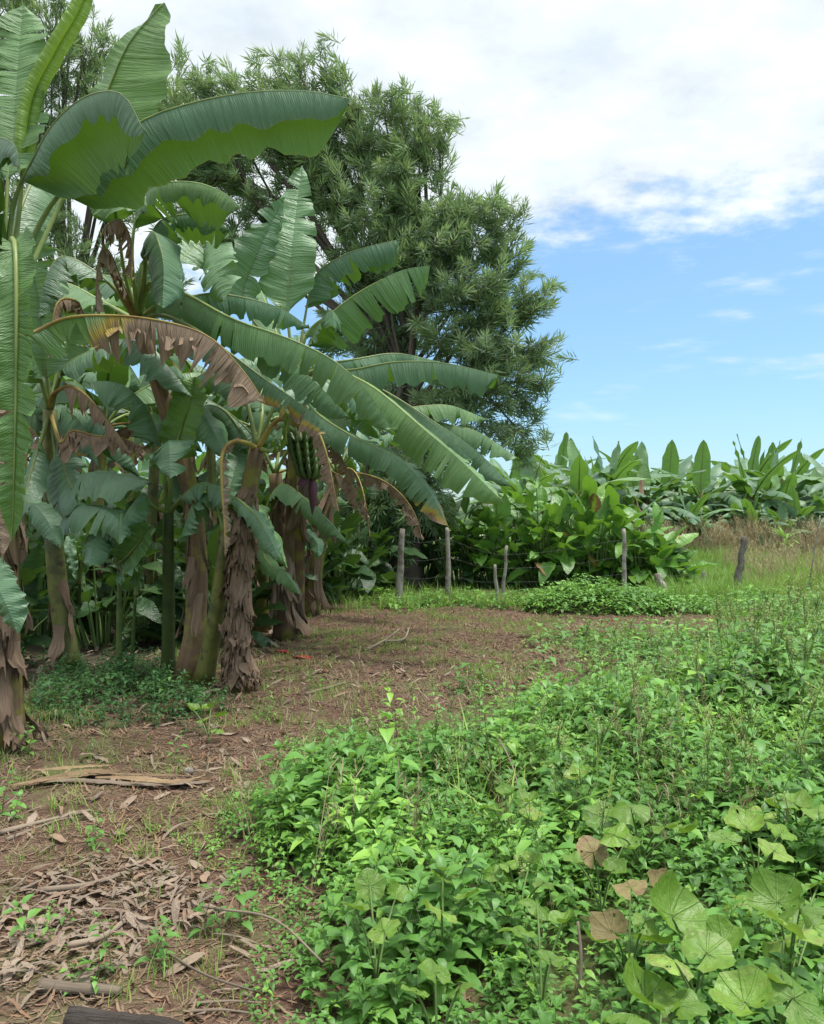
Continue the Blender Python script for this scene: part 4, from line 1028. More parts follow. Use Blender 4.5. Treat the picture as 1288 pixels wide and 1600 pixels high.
for k in range(26):
    d = rs.uniform(24.6, 27.5); x = (rs.uniform(850, 1330) - 644) / F * d
    put(x, d, rs.uniform(.55, .85), 'half grown banana plant filling the foot of the far plantation', 'half grown banana plants of the far plantation')
# rows too far off to show their parts, and rows behind the near grove on the left
def put_far(x, d, s, lab, grp):
    o = bpy.data.objects.new('banana_plant', FUSED[rs.randrange(6)]); COL.objects.link(o)
    o.location = (x, d, 0); o.rotation_euler = (0, 0, rs.uniform(0, 6.28)); o.scale = (s, s, s * rs.uniform(.95, 1.1)); tag(o, lab, 'banana plant', grp)
for row, (d, step) in enumerate([(35, 2.0), (40, 2.2), (47, 2.6)]):
    x0 = (800 - 644) / F * d; x1 = (1380 - 644) / F * d
    for k in range(int((x1 - x0) / step) + 1):
        put_far(x0 + step * (k + rs.uniform(-.3, .3)), d + rs.uniform(-.9, .9) + .5, rs.uniform(1.25, 1.55), 'banana plant seen over the front rows of the far plantation', 'banana plants of the far plantation')
for row, (d, step) in enumerate([(19.5, 1.5), (22.5, 1.6), (26, 1.9)]):
    x0 = (-140 - 644) / F * d; x1 = (575 - 644) / F * d
    for k in range(int((x1 - x0) / step) + 1):
        put_far(x0 + step * (k + rs.uniform(-.3, .3)), d + rs.uniform(-.6, .6), rs.uniform(.95, 1.2), 'banana plant glimpsed between the trunks at the back of the grove', 'banana plants at the back of the grove')
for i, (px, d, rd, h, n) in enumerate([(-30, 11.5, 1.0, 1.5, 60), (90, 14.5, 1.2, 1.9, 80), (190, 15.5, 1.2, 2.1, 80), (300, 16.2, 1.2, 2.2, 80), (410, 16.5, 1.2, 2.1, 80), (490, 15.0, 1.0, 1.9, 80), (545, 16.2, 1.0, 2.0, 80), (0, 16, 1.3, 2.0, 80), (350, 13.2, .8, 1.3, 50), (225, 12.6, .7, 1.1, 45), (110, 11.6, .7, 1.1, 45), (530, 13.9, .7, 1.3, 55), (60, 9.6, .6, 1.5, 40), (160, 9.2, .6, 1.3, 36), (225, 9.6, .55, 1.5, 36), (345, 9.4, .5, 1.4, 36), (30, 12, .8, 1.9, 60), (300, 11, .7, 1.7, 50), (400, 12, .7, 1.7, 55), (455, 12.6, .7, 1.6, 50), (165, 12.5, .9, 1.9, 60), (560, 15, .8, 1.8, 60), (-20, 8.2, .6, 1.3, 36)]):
    paddle_clump(Vector(((px - 644) / F * d, d, 0)), rd, h, n, 'dark leafy clump in the shade between the banana trunks', 90 + i, group='dark clumps under the bananas', name='leafy_clump', lm='shaded_bush', browned=0)  # leaf colour carries the shade between the trunks
for i, pr in enumerate(protos):
    if i not in used:
        for c in list(pr.children_recursive): bpy.data.objects.remove(c)
        bpy.data.objects.remove(pr)
# ---------------------------------------------------------------- low plants
def ovate(L, W, n=3, fold=.3, droop=.5, tip=1.0, wavy=0.0):
    V, A = [], []
    for i in range(n + 1):
        t = i / n; w = W * max(.03, math.sin(math.pi * min(.985, t ** .72 * .97 + .02))) ** (.9)
        if i == n: w = W * .03
        a = -droop * t * t; y = L * t; z = L * math.sin(a) * t * .8
        for k in (-1, 0, 1):
            V.append((w * k, y, z + abs(k) * w * fold + (wavy * w * math.sin(5 * t + k) if k else 0))); A.append((t, k, 0))
    Q = [(i * 3 + k, i * 3 + k + 1, i * 3 + k + 4, i * 3 + k + 3) for i in range(n) for k in range(2)]
    return np.array(V, float), np.array(Q), np.array(A, float)
def shoot_proto(rs, h, nodes, Ll, Wr, n=3, apex=4, side=0, stemr=.0022, spikes=0):
    """an upright leafy shoot: opposite pairs of ovate leaves, a rosette at the apex; material 0 leaf, 1 stem, 2 seed"""
    V, Q, A, Rv, Mi = [], [], [], [], []; cnt = 0
    def put(leaf, loc, az, el, sc, m=0, r=None):
        nonlocal cnt
        LV, LQ, LA = leaf
        ce, se = math.cos(el), math.sin(el); X = LV.copy() * sc
        Y = np.stack([X[:, 0], X[:, 1] * ce - X[:, 2] * se, X[:, 1] * se + X[:, 2] * ce], 1)
        ca, sa = math.cos(az), math.sin(az)
        Z = np.stack([Y[:, 0] * ca - Y[:, 1] * sa, Y[:, 0] * sa + Y[:, 1] * ca, Y[:, 2]], 1) + np.array(loc)
        V.append(Z); Q.append(LQ + cnt); A.append(LA); Rv.append(np.full(len(Z), rs.random() if r is None else r)); Mi.append(np.full(len(LQ), m)); cnt += len(Z)
    def st(p0, p1, r0, r1, m=1):
        nonlocal cnt
        p0, p1 = np.array(p0, float), np.array(p1, float); vs = []
        for p, r in ((p0, r0), (p1, r1)):
            for k in range(3): vs.append(p + np.array([r * math.cos(2.1 * k), r * math.sin(2.1 * k), 0]))
        V.append(np.array(vs)); Q.append(np.array([(k, (k + 1) % 3, 3 + (k + 1) % 3, 3 + k) for k in range(3)]) + cnt)
        A.append(np.zeros((6, 3))); Rv.append(np.full(6, rs.random())); Mi.append(np.full(3, m)); cnt += 6
    lx, ly = rs.uniform(-.25, .25) * h, rs.uniform(-.25, .25) * h
    def at(t): return np.array([lx * t * t, ly * t * t, h * t])
    st(at(0), at(.5), stemr * 1.4, stemr * 1.1); st(at(.5), at(1), stemr * 1.1, stemr * .6)
    a0 = rs.uniform(0, 6.28)
    for i in range(nodes):
        t = (i + .6 + rs.uniform(-.2, .2)) / nodes; s = (.65 + .6 * math.sin(math.pi * min(1, t * .8 + .15))) * rs.uniform(.8, 1.15)
        az = a0 + i * 1.571 + rs.uniform(-.3, .3)
        for k in (0, 3.1416):
            L = Ll * s * rs.uniform(.8, 1.15); pt = at(t) ; a2 = az + k + rs.uniform(-.35, .35)
            pl = L * rs.uniform(.15, .45)
            tip = pt + np.array([-math.sin(a2) * pl, math.cos(a2) * pl, pl * .45])
            st(pt, tip, stemr * .55, stemr * .45)
            put(ovate(L, L * Wr * rs.uniform(.85, 1.1), n, rs.uniform(.1, .4), rs.uniform(.2, .8)), tip, a2, R(rs.uniform(-12, 35)), 1)
    for i in range(apex):
        L = Ll * rs.uniform(.35, .7)
        put(ovate(L, L * Wr * .85, max(2, n - 1), .35, .3), at(1), a0 + i * 2.4, R(rs.uniform(25, 65)), 1)
    for i in range(spikes):
        az = rs.uniform(0, 6.28); p = at(rs.uniform(.75, 1)); l = h * rs.uniform(.12, .3)
        d = np.array([math.cos(az) * .35, math.sin(az) * .35, 1.0]); e = p + d * l
        st(p, e, stemr * .7, stemr * .4)
        for j in range(9):
            f = .25 + .75 * j / 8
            put(ovate(.022 * rs.uniform(.7, 1.3), .006, 2, .3, .2), p + d * l * f, rs.uniform(0, 6.28), R(rs.uniform(10, 60)), 1, 2)
    return np.concatenate(V), np.concatenate(Q), np.concatenate(A), np.concatenate(Rv), np.concatenate(Mi)

rs = random.Random(21)
# leafy shoots at three sizes of leaf, then taller seeding stalks, then coarse ones for further off
NEAR = [shoot_proto(rs, rs.uniform(.26, .38), rs.randint(3, 5), rs.uniform(.088, .128), rs.uniform(.27, .36), 4) for _ in range(8)]
SMALL = [shoot_proto(rs, rs.uniform(.22, .34), rs.randint(4, 6), rs.uniform(.052, .075), rs.uniform(.27, .34), 3) for _ in range(6)]
TALL = [shoot_proto(rs, rs.uniform(.5, .7), rs.randint(7, 9), rs.uniform(.065, .10), rs.uniform(.22, .3), 3, spikes=rs.randint(5, 10), stemr=.003) for _ in range(6)]
FARW = [shoot_proto(rs, rs.uniform(.2, .32), rs.randint(3, 4), rs.uniform(.08, .115), .32, 2, 3) for _ in range(6)]
CREEP = [shoot_proto(rs, rs.uniform(.06, .10), 2, rs.uniform(.03, .045), .36, 2, 3) for _ in range(5)]
PLANTM = [M['weed_leaf'], M['weed_stem'], M['seed']]
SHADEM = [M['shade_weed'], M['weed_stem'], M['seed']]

def lay(mb, protos, x, y, sc, zoff=0.0, tone=None, tiltmax=.25, z=None):
    m = len(x)
    if m == 0: return
    which = rng.integers(0, len(protos), m)
    tl = rng.uniform(0, tiltmax, m); az = rng.uniform(0, 6.283, m)
    Mx = rotz_scale(az, sc, tl); Z = gz(x, y) - .01 + zoff if z is None else z
    loc = np.stack([x, y, Z], 1)
    if tone is None: tone = np.clip(.5 + .28 * nz(x, y, .8, 9) + rng.normal(size=m) * .18, 0, 1)
    for i, pr in enumerate(protos):
        k = which == i; scatter(mb, pr, loc[k], Mx[k], tone[k])

Gp = lambda *pts: [tuple(G(*p))[:2] for p in pts]
# outline of the thick weed bed on the ground
BED = Gp((410, 1640), (378, 1560), (372, 1480), (388, 1420), (315, 1350), (250, 1308), (310, 1258), (410, 1205), (445, 1160), (500, 1132), (595, 1115), (700, 1150), (735, 1105), (830, 1075), (900, 1050), (960, 1035), (1050, 1018), (1150, 1010)) + \
      [(5.2, 9.6), (7.2, 10.4), (7.2, 3.0), (1.9, 1.2), (-.35, 1.2)]
def bed_height(x, y):
    e = polydist(x, y, BED)
    rim = np.clip(e / .55, .3, 1)
    hgt = .82 + .50 * nz(x, y, .9, 2) + .24 * nz(x, y, .33, 11)
    hgt = hgt * (1 + .30 * np.clip((x - 1.2) / 2.0, 0, 1))
    hgt = hgt * np.where(y < 3.4, .9, 1.0)
    far = np.clip((y - 6) / 2.5, 0, 1); right = np.clip((x / y - .37) / .07, 0, 1)
    return np.clip(hgt, .4, 2.0) * rim * (1 - .72 * far * (1 - right))

mb = MB()
x, y = sample_poly(BED, 250); k = seen(x, y) & (y < 5.0) & (y > 1.5); x, y = x[k], y[k]
patch = nz(x, y, .9, 17)                    # which species rules where
h = bed_height(x, y)
a = ((patch > .12) | (rng.random(len(x)) < .18)) & (rng.random(len(x)) < np.clip((4.2 - y) / 1.0 + .12, .1, 1) * np.clip((x + 1.1) / .9, .15, 1))
lay(mb, NEAR, x[a], y[a], h[a] * rng.uniform(.6, 1.15, a.sum()))
a2 = ~a; lay(mb, SMALL, x[a2], y[a2], h[a2] * rng.uniform(.75, 1.25, a2.sum()))
x, y = sample_poly(BED, 170); k = seen(x, y) & (y >= 5.0) & (y < 7.2); x, y = x[k], y[k]; h = bed_height(x, y)
c = rng.random(len(x)) < .45
lay(mb, SMALL, x[c], y[c], h[c] * rng.uniform(.8, 1.3, c.sum())); lay(mb, FARW, x[~c], y[~c], h[~c] * rng.uniform(.7, 1.15, (~c).sum()))
x, y = sample_poly(BED, 130); k = seen(x, y) & (y >= 7.2); x, y = x[k], y[k]; h = bed_height(x, y)
lay(mb, FARW, x, y, h * rng.uniform(.6, 1.1, len(x)))
o = mb.build('leafy_weeds', PLANTM, smooth=True); tag(o, 'thick bed of bright green small leaved weeds filling the right foreground', 'weeds', kind='stuff')

# tall seeding stalks, thickest towards the right
mb = MB()
TB = [(.55, 3.6), (1.6, 3.2), (3.0, 4.2), (4.2, 6.0), (5.6, 9.6), (3.4, 9.4), (1.9, 7.2), (.5, 5.8)]
x, y = sample_poly(TB, 15); k = seen(x, y) & (nz(x, y, .8, 23) + .9 * np.clip((x - 1.3) / 1.6, -.6, 1) > -.05) & ((y < 7.2) | (x / y > .38)); x, y = x[k], y[k]
lay(mb, TALL, x, y, rng.uniform(.6, 1.0, len(x)) * (1 + .22 * np.clip((x - 1.6) / 1.5, 0, 1)), tiltmax=.18)
x, y = sample_poly([(-.6, 3.0), (1.6, 2.6), (2.0, 4.4), (.8, 6.4), (-.2, 5.8)], 4); lay(mb, TALL, x, y, rng.uniform(.5, .8, len(x)))
o = mb.build('seeding_weeds', PLANTM); tag(o, 'tall thin weeds with pale seed spikes standing above the bed', 'weeds', kind='stuff')

# creeping green and short turf between track and fence
mb = MB()
x, y = sample_poly([(-2.3, 6.6), (0, 6.0), (2.6, 7.5), (5.6, 9.6), (9.5, 13.6), (-.5, 13.4), (-2.4, 10)], 170); k = seen(x, y)
x, y = x[k], y[k]
want = np.clip(-.08 + (x - (.1 + .28 * (y - 6))) * .55 + .62 * nz(x, y, 1.15, 6) + .3 * nz(x, y, .4, 8), 0, 1)
want = np.maximum(want, np.clip((y - 12.2) / 1.0 + .3 * nz(x, y, .7, 5), 0, 1))
want = np.where((y > 10.0) & (y < 11.7) & (x < 5.0), want * .06, want)
k = rng.random(len(x)) < want; x, y = x[k], y[k]
lay(mb, CREEP + FARW[:2], x, y, rng.uniform(.45, 1.1, len(x)))
o = mb.build('creeping_weeds', PLANTM); tag(o, 'short creeping green weeds spreading over the track towards the fence', 'weeds', kind='stuff')

# dark weeds under the banana plants
mb = MB()
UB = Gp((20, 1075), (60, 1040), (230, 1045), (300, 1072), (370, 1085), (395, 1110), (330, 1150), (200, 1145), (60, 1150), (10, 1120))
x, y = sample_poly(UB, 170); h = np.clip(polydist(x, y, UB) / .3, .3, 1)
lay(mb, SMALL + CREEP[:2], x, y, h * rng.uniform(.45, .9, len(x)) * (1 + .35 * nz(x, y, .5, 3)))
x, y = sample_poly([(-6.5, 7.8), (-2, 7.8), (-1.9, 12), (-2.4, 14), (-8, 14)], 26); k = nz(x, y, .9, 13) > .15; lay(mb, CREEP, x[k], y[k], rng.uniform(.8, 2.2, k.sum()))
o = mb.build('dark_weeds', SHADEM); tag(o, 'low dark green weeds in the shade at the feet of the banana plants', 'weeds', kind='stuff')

# mound of weeds by the fence
r = empty('weed_mound', G(930, 962)); tag(r, 'mound of green weeds heaped in front of the paddle leaved plants', 'weeds')
mb = MB(); x, y = sample_poly([(2.0, 11.6), (3.2, 11.4), (3.95, 11.9), (3.8, 12.9), (2.2, 13.2), (1.6, 12.4)], 190)
zt = (.75 + .35 * nz(x, y, .6, 21)) * np.clip(polydist(x, y, [(2.0, 11.6), (3.2, 11.4), (3.95, 11.9), (3.8, 12.9), (2.2, 13.2), (1.6, 12.4)]) / .55, 0, 1) ** .7 * .30
lay(mb, FARW, x, y, rng.uniform(.5, 1.0, len(x)), z=zt - .04)
under(r, mb, 'foliage', PLANTM)
mb = MB(); gx2 = np.linspace(1.5, 4.1, 20); gy2 = np.linspace(11.3, 13.3, 16); X2, Y2 = np.meshgrid(gx2, gy2)
pd = polydist(X2.ravel(), Y2.ravel(), [(2.0, 11.6), (3.2, 11.4), (3.95, 11.9), (3.8, 12.9), (2.2, 13.2), (1.6, 12.4)]); ins = inpoly(X2.ravel(), Y2.ravel(), [(2.0, 11.6), (3.2, 11.4), (3.95, 11.9), (3.8, 12.9), (2.2, 13.2), (1.6, 12.4)])
zz = np.where(ins, np.clip(pd / .55, 0, 1) ** .7 * .22, -.06); qq = [(j * 20 + i, j * 20 + i + 1, j * 20 + i + 21, j * 20 + i + 20) for j in range(15) for i in range(19)]
mb.add(np.stack([X2.ravel(), Y2.ravel(), zz], 1), qq); under(r, mb, 'earth_heap', M['ground'])

# ---------------------------------------------------------------- meadow grass beyond the fence
def tuft_proto(rs, n, h, w, spread, m=0, head=False, seg=3):
    V, Q, A, Rv, Mi = [], [], [], [], []
    for i in range(n):
        az = rs.uniform(0, 6.28); L = h * rs.uniform(.5, 1.1); ln = rs.uniform(.1, spread); b = len(V); r = rs.random()
        d = Vector((math.cos(az), math.sin(az), 0)); s = Vector((-d.y, d.x, 0)); o = Vector((rs.uniform(-.05, .05), rs.uniform(-.05, .05), 0))
        for k in range(seg + 1):
            t = k / seg; p = o + d * (ln * L * t * t) + Vector((0, 0, L * (t - .25 * ln * t * t)))
            ww = w * (1 - t ** 1.5 * .92)
            V += [p - s * ww, p + s * ww]; A += [(t, -1, 0), (t, 1, 0)]; Rv += [r, r]
        for k in range(seg): Q.append((b + 2 * k, b + 2 * k + 1, b + 2 * k + 3, b + 2 * k + 2)); Mi.append(m)
        if head:
            tip = o + d * (ln * L) + Vector((0, 0, L * (1 - .25 * ln)))
            for j in range(5):
                b = len(V); a2 = rs.uniform(0, 6.28); q = Vector((math.cos(a2) * .05, math.sin(a2) * .05, rs.uniform(.02, .1))); p0 = tip - Vector((0, 0, j * .035 * h))
                sx_ = Vector((.004, 0, 0)); V += [p0 - sx_, p0 + sx_, p0 + q + sx_, p0 + q - sx_]; A += [(0, 0, 0)] * 4; Rv += [r] * 4; Q.append((b, b + 1, b + 2, b + 3)); Mi.append(m)
    return np.array([tuple(v) for v in V]), np.array(Q), np.array(A, float), np.array(Rv), np.array(Mi)
GT = [tuft_proto(rs, 11, .42, .006, .9) for _ in range(5)]
GS = [tuft_proto(rs, 9, .10, .0022, .9, seg=2) for _ in range(4)]
BT = [tuft_proto(rs, 9, .85, .0038, .35, head=True) for _ in range(5)]
mb = MB()
MD = [(3.7, 12.6), (7.4, 12.2), (15, 25), (16, 29), (5.2, 27), (4.6, 17)]
x, y = sample_poly(MD, 52); k = seen(x, y, 1) & (rng.random(len(x)) < np.clip(18 / y, .5, 1)); x, y = x[k], y[k]
lay(mb, GT, x, y, (.75 + .4 * nz(x, y, 1.4, 1) + .35 * np.clip((y - 14) / 8, 0, 1)) * rng.uniform(.7, 1.2, len(x)), tone=np.clip(.45 + .35 * nz(x, y, 1.6, 15) + rng.normal(size=len(x)) * .15, 0, 1))
x, y = sample_poly([(-1.2, 12.2), (2.2, 12.6), (4.0, 12.8), (4.0, 14.2), (-1.5, 14.4)], 45); lay(mb, GT, x, y, rng.uniform(.3, .85, len(x)))
x, y = sample_poly([(4.6, 9.8), (6.4, 10), (9, 13.5), (3.8, 13), (4.0, 12)], 46); lay(mb, GT, x, y, rng.uniform(.25, .6, len(x)))
o = mb.build('meadow_grass', M['grass']); tag(o, 'bright green meadow grass beyond the thick gnarled post', 'grass', kind='stuff')
mb = MB()
x, y = sample_poly([(5.6, 23.4), (13, 22.4), (16, 27), (16, 29), (6, 28)], 32); k = seen(x, y, 1) & (nz(x, y, 1.8, 12) > -.45); x, y = x[k], y[k]
lay(mb, BT, x, y, rng.uniform(.8, 1.45, len(x)) * (1 + .15 * nz(x, y, 1.5, 3)))
x, y = sample_poly([(6.0, 14.2), (8.6, 14.2), (12.6, 20.5), (7.4, 20.5)], 13); k = nz(x, y, 1.2, 30) > -.15; lay(mb, BT, x[k], y[k], rng.uniform(.55, .95, k.sum()))
o = mb.build('seeding_grass', M['brown_grass']); tag(o, 'brown seeding grass in a band before the far plantation', 'grass', kind='stuff')
mb = MB()
x, y = sample_poly([(-3.2, 3.2), (-.5, 2.4), (-.4, 4.2), (-.3, 6.2), (2.5, 8.2), (2.5, 12), (-2, 12.4), (-3.2, 6)], 90); k = (nz(x, y, .7, 19) > .12) | (rng.random(len(x)) < .12); x, y = x[k], y[k]
lay(mb, GS, x, y, rng.uniform(.5, 1.3, len(x)), tone=rng.uniform(.3, 1, len(x)))
o = mb.build('sparse_grass', M['grass']); tag(o, 'sparse short grass sprouting from the bare soil track', 'grass', kind='stuff')

mb = MB(); x, y = sample_poly(BED, 26); k = seen(x, y) & (y > 3.4) & (nz(x, y, .6, 29) > -.1) & (polydist(x, y, BED) > .9); x, y = x[k], y[k]
lay(mb, GT, x, y, rng.uniform(.6, 1.25, len(x)), tone=rng.uniform(.3, 1, len(x)))
o = mb.build('weedy_grass', M['grass']); tag(o, 'thin grass blades mixed through the weed bed', 'grass', kind='stuff')
mb = MB(); x, y = sample_poly(BED, 5); k = seen(x, y) & (y < 9) & (y > 3.3); x, y = x[k], y[k]
lay(mb, BT, x, y, rng.uniform(.35, .7, len(x)), tone=rng.uniform(0, .6, len(x)), tiltmax=.5)
o = mb.build('dead_stems', M['brown_grass']); tag(o, 'dry brown stems standing among the weeds of the bed', 'weeds', kind='stuff')
# a bright sapling in the meadow
b = Vector(((1228 - 644) / F * 21, 21, 0)); r = empty('sapling', b); tag(r, 'bright green sapling with strap leaves in the brown seeding grass', 'plant')
mb = MB(); st = MB()
for i in range(34):
    az = i * 2.4; pa = arc(b + Vector((0, 0, rs.uniform(.2, .8))), az, rs.uniform(20, 80), rs.uniform(-40, 40), rs.uniform(.35, .75), n=6)
    for j in range(5):
        s_ = Vector((-math.sin(az), math.cos(az), 0)); w0 = .035 * math.sin(math.pi * (j / 5 * .9 + .08)); w1 = .035 * math.sin(math.pi * ((j + 1) / 5 * .9 + .08))
        mb.add([pa[j] - s_ * w0, pa[j] + s_ * w0, pa[j + 1] + s_ * w1, pa[j + 1] - s_ * w1], [(0, 1, 2, 3)], None, .25 + .4 * rs.random())
st.tube([b, b + Vector((.02, 0, .5)), b + Vector((0, 0, .9))], [.03, .02, .01], sides=6)
under(r, mb, 'foliage', M['grass']); under(r, st, 'stem', M['weed_stem'])

# ---------------------------------------------------------------- lobed-leaf weeds standing out of the bed
def lobed_proto(rs, rad, cup, nA=40, nR=6, droop=.0):
    V, A = [], []
    for i in range(nR + 1):
        u = i / nR
        for k in range(nA + 1):
            th = (k / nA - .5) * 6.2832 * .93                    # 0 = tip, a notch at the stalk
            lobe = .88 + .055 * math.cos(5 * th * .97) + .05 * math.cos(th) + .02 * math.cos(26 * th)
            if abs(th) > 2.3: lobe *= 1 - .10 * (abs(th) - 2.3)
            r_ = rad * u * lobe
            x, y = r_ * math.sin(th), r_ * math.cos(th)
            ridge = abs(math.sin(2.5 * th)) * .18
            z = rad * (cup * u * u - ridge * u * (1 - .5 * u)) - droop * max(0, y) ** 2 / rad + rad * u * u * (.09 * math.sin(3 * th + rad * 90 + cup * 40) + .055 * u * math.sin(7 * th + cup * 60)) + rad * .022 * math.sin(11 * u + 2 * math.sin(5 * th)) * math.sin(9 * th + cup * 9)
            V.append((x, y, z)); A.append((u, th / 6.2832, 0))
    c = nA + 1
    Q = [(i * c + k, i * c + k + 1, (i + 1) * c + k + 1, (i + 1) * c + k) for i in range(nR) for k in range(nA)]
    return np.array(V), np.array([q[::-1] for q in Q]), np.array(A)
LOB = [lobed_proto(rs, .1, c, droop=d) for c, d in ((.12, .25), (.45, .0), (-.18, .4), (.3, .45), (.1, .65), (.55, .3))]
def lobed_weed(px, py, d, leaves, label, brown=0.0, group='lobed leaf weeds in the foreground bed', seed=0, hz=.36, name='lobed_weed'):
    """leaves: (px,py,dd,radius m,tilt toward camera deg,yaw deg,brown)"""
    q = random.Random(seed)
    cs = [P(lx, ly, (CZ - hz + dd * .25) * F / (ly - HY) + dd) for (lx, ly, dd, *_r) in leaves]
    b = sum(cs, Vector()) / len(cs); b.z = float(gz(b.x, b.y)); root = empty(name, b); tag(root, label, 'weed', group)
    hub = Vector((b.x, b.y, b.z + hz * .3))
    mb = MB(); mb.tube([b, hub], [.006, .005], sides=5); under(root, mb, 'stem', M['weed_stem'])
    for c, (lx, ly, dd, rad, tilt, yaw, br) in zip(cs, leaves):
        V, Qs, A = q.choice(LOB)
        k = rad / .1 * (.82 if seed > 9 else .95) * q.uniform(.75, 1.12)
        Mx = Matrix.Translation(c) @ Matrix.Rotation(R(yaw), 4, 'Z') @ Matrix.Rotation(R(tilt * (.5 if seed > 4 and tilt < 60 else .8)), 4, 'X') @ Matrix.Rotation(R(q.uniform(-34, 34)), 4, 'Y') @ Matrix.Scale(k, 4)
        W = np.array([tuple(Mx @ Vector(v)) for v in V])
        Qs = [z_ for i_, z_ in enumerate(Qs) if not (i_ in bad)] if (bad := {q.randrange(len(Qs)) + o_ for _ in range(q.choice([0, 1, 2, 4])) for o_ in (0, 1)}) else Qs
        mb = MB(); mb.add(W, Qs, A, min(1, max(0, br if br <= 1 else 1)) if br <= 1 else q.random())
        o = under(root, mb, 'leaf', M['mallow_brown' if br > 1 else 'mallow_leaf'])
        if br > 1: o['label'] = 'reddish brown withering leaf'
        stp = MB(); c2, _ = catmull([hub, hub.lerp(c, .5) + Vector((0, 0, .03)), c], 6); stp.tube(c2, [.0035] * 6, sides=5, cap=False); under(root, stp, 'leaf_stalk', M['weed_stem'], o)

lobed_weed(1085, 1560, 2.55, [(1050, 1430, .0, .115, 50, 8, .35), (1052, 1500, -.1, .085, 12, 30, .9), (1105, 1490, -.02, .09, 25, -60, .5), (1130, 1472, .1, .08, 25, -90, .2), (1150, 1415, .25, .085, 30, 20, .7), (1020, 1470, .15, .07, 20, 80, .1)], 'lobed leaf weed with the largest pale leaf near the lower right corner', seed=1)
lobed_weed(1195, 1590, 2.4, [(1193, 1538, -.05, .095, 62, 180, .95), (1165, 1568, -.15, .075, 8, 20, .6), (1240, 1560, -.05, .09, 15, -60, .2), (1225, 1470, .15, .085, 10, -20, .8), (1270, 1445, .2, .09, 25, -30, .5), (1215, 1500, .2, .07, 20, 40, .3)], 'lobed leaf weed with a speckled leaf facing the viewer at lower right', seed=2)
lobed_weed(1260, 1480, 2.9, [(1215, 1410, 0, .10, 35, 15, .1), (1250, 1420, -.05, .09, 12, -30, .1), (1185, 1395, .1, .07, 40, 60, .0), (1280, 1380, .1, .08, 15, -70, .3), (1240, 1455, -.1, .085, 8, 10, .85)], 'upright cupped lobed leaf weed at the right edge', seed=3)
lobed_weed(1030, 1590, 2.35, [(1010, 1560, 0, .10, 25, 30, .1), (1060, 1570, .0, .09, 10, -40, .1), (990, 1585, -.05, .08, 18, 80, .2), (1040, 1538, .15, .075, 30, 10, .3)], 'dark lobed leaf weed below the largest pale leaf', seed=4)
lobed_weed(965, 1440, 3.05, [(985, 1386, 0, .075, 35, 0, 2), (1030, 1385, .1, .06, 40, -30, 2), (955, 1455, -.05, .07, 12, 40, 2), (1010, 1440, .0, .06, 15, -50, .4), (930, 1470, .1, .06, 20, 60, .5)], 'lobed leaf weed with salmon brown leaves, left of the largest pale leaf', seed=5)
lobed_weed(930, 1370, 3.3, [(927, 1332, 0, .065, 70, 20, 2), (975, 1320, .1, .07, 30, -20, .2), (900, 1345, .1, .055, 25, 60, .2), (960, 1360, .0, .05, 20, -60, .1)], 'lobed leaf weed with one dark red brown leaf', seed=6)
lobed_weed(1000, 1290, 3.7, [(985, 1262, 0, .09, 35, 10, .1), (940, 1275, .1, .08, 25, 60, .0), (1040, 1290, .0, .08, 20, -40, .2), (1010, 1240, .3, .075, 35, -10, .4), (960, 1305, -.1, .07, 15, 30, .6), (1075, 1300, .1, .07, 20, -70, .2)], 'bright lobed leaf weed in the middle of the bed', seed=7)
lobed_weed(1165, 1330, 3.5, [(1165, 1292, 0, .095, 25, 10, .7), (1220, 1300, .1, .09, 15, -30, .5), (1135, 1310, .0, .075, 20, 60, .3), (1190, 1275, .2, .08, 30, 0, .8), (1210, 1330, -.1, .08, 10, -40, .9)], 'lobed leaf weed with yellowing flat leaves towards the right edge', seed=8)
lobed_weed(1260, 1260, 3.9, [(1240, 1255, 0, .09, 25, 20, .4), (1280, 1270, 0, .09, 18, -30, .5), (1262, 1240, .2, .075, 30, 0, .2), (1215, 1262, .1, .07, 25, 50, .6)], 'lobed leaf weed at the right edge above the yellowing one', seed=9)
lobed_weed(800, 1370, 3.4, [(795, 1352, 0, .065, 30, 10, .4), (830, 1345, .1, .06, 30, -30, .6), (770, 1365, .05, .055, 20, 50, .2), (850, 1380, 0, .06, 20, -60, .1)], 'small lobed leaf weed left of the red brown leaf', seed=10, hz=.31)
lobed_weed(705, 1400, 3.3, [(692, 1370, 0, .07, 25, 10, .3), (660, 1390, .1, .065, 20, 60, .85), (730, 1400, -.05, .065, 15, -40, .3), (690, 1425, -.1, .07, 12, 10, .85)], 'lobed leaf weed with mottled lower leaves left of the bed middle', seed=11, hz=.31)
lobed_weed(590, 1440, 3.15, [(578, 1385, 0, .085, 70, 15, .05), (555, 1418, -.05, .07, 25, 60, .1), (620, 1400, .05, .06, 15, -30, .3), (600, 1455, -.05, .07, 25, 10, .5)], 'lobed leaf weed with a blue green leaf standing on edge', seed=12, hz=.31)
lobed_weed(850, 1470, 2.9, [(840, 1415, 0, .08, 35, 10, .1), (880, 1440, 0, .07, 20, -40, .3), (810, 1455, 0, .07, 25, 50, .2), (860, 1500, -.1, .065, 18, 0, .1)], 'fresh green lobed leaf weed in the lower middle', seed=13, hz=.31)
lobed_weed(690, 1570, 2.45, [(680, 1520, 0, .065, 35, 20, .1), (720, 1540, 0, .06, 20, -40, .0), (650, 1550, 0, .06, 25, 60, .2)], 'lobed leaf weed close to the lower edge of the photo', seed=14, hz=.31)
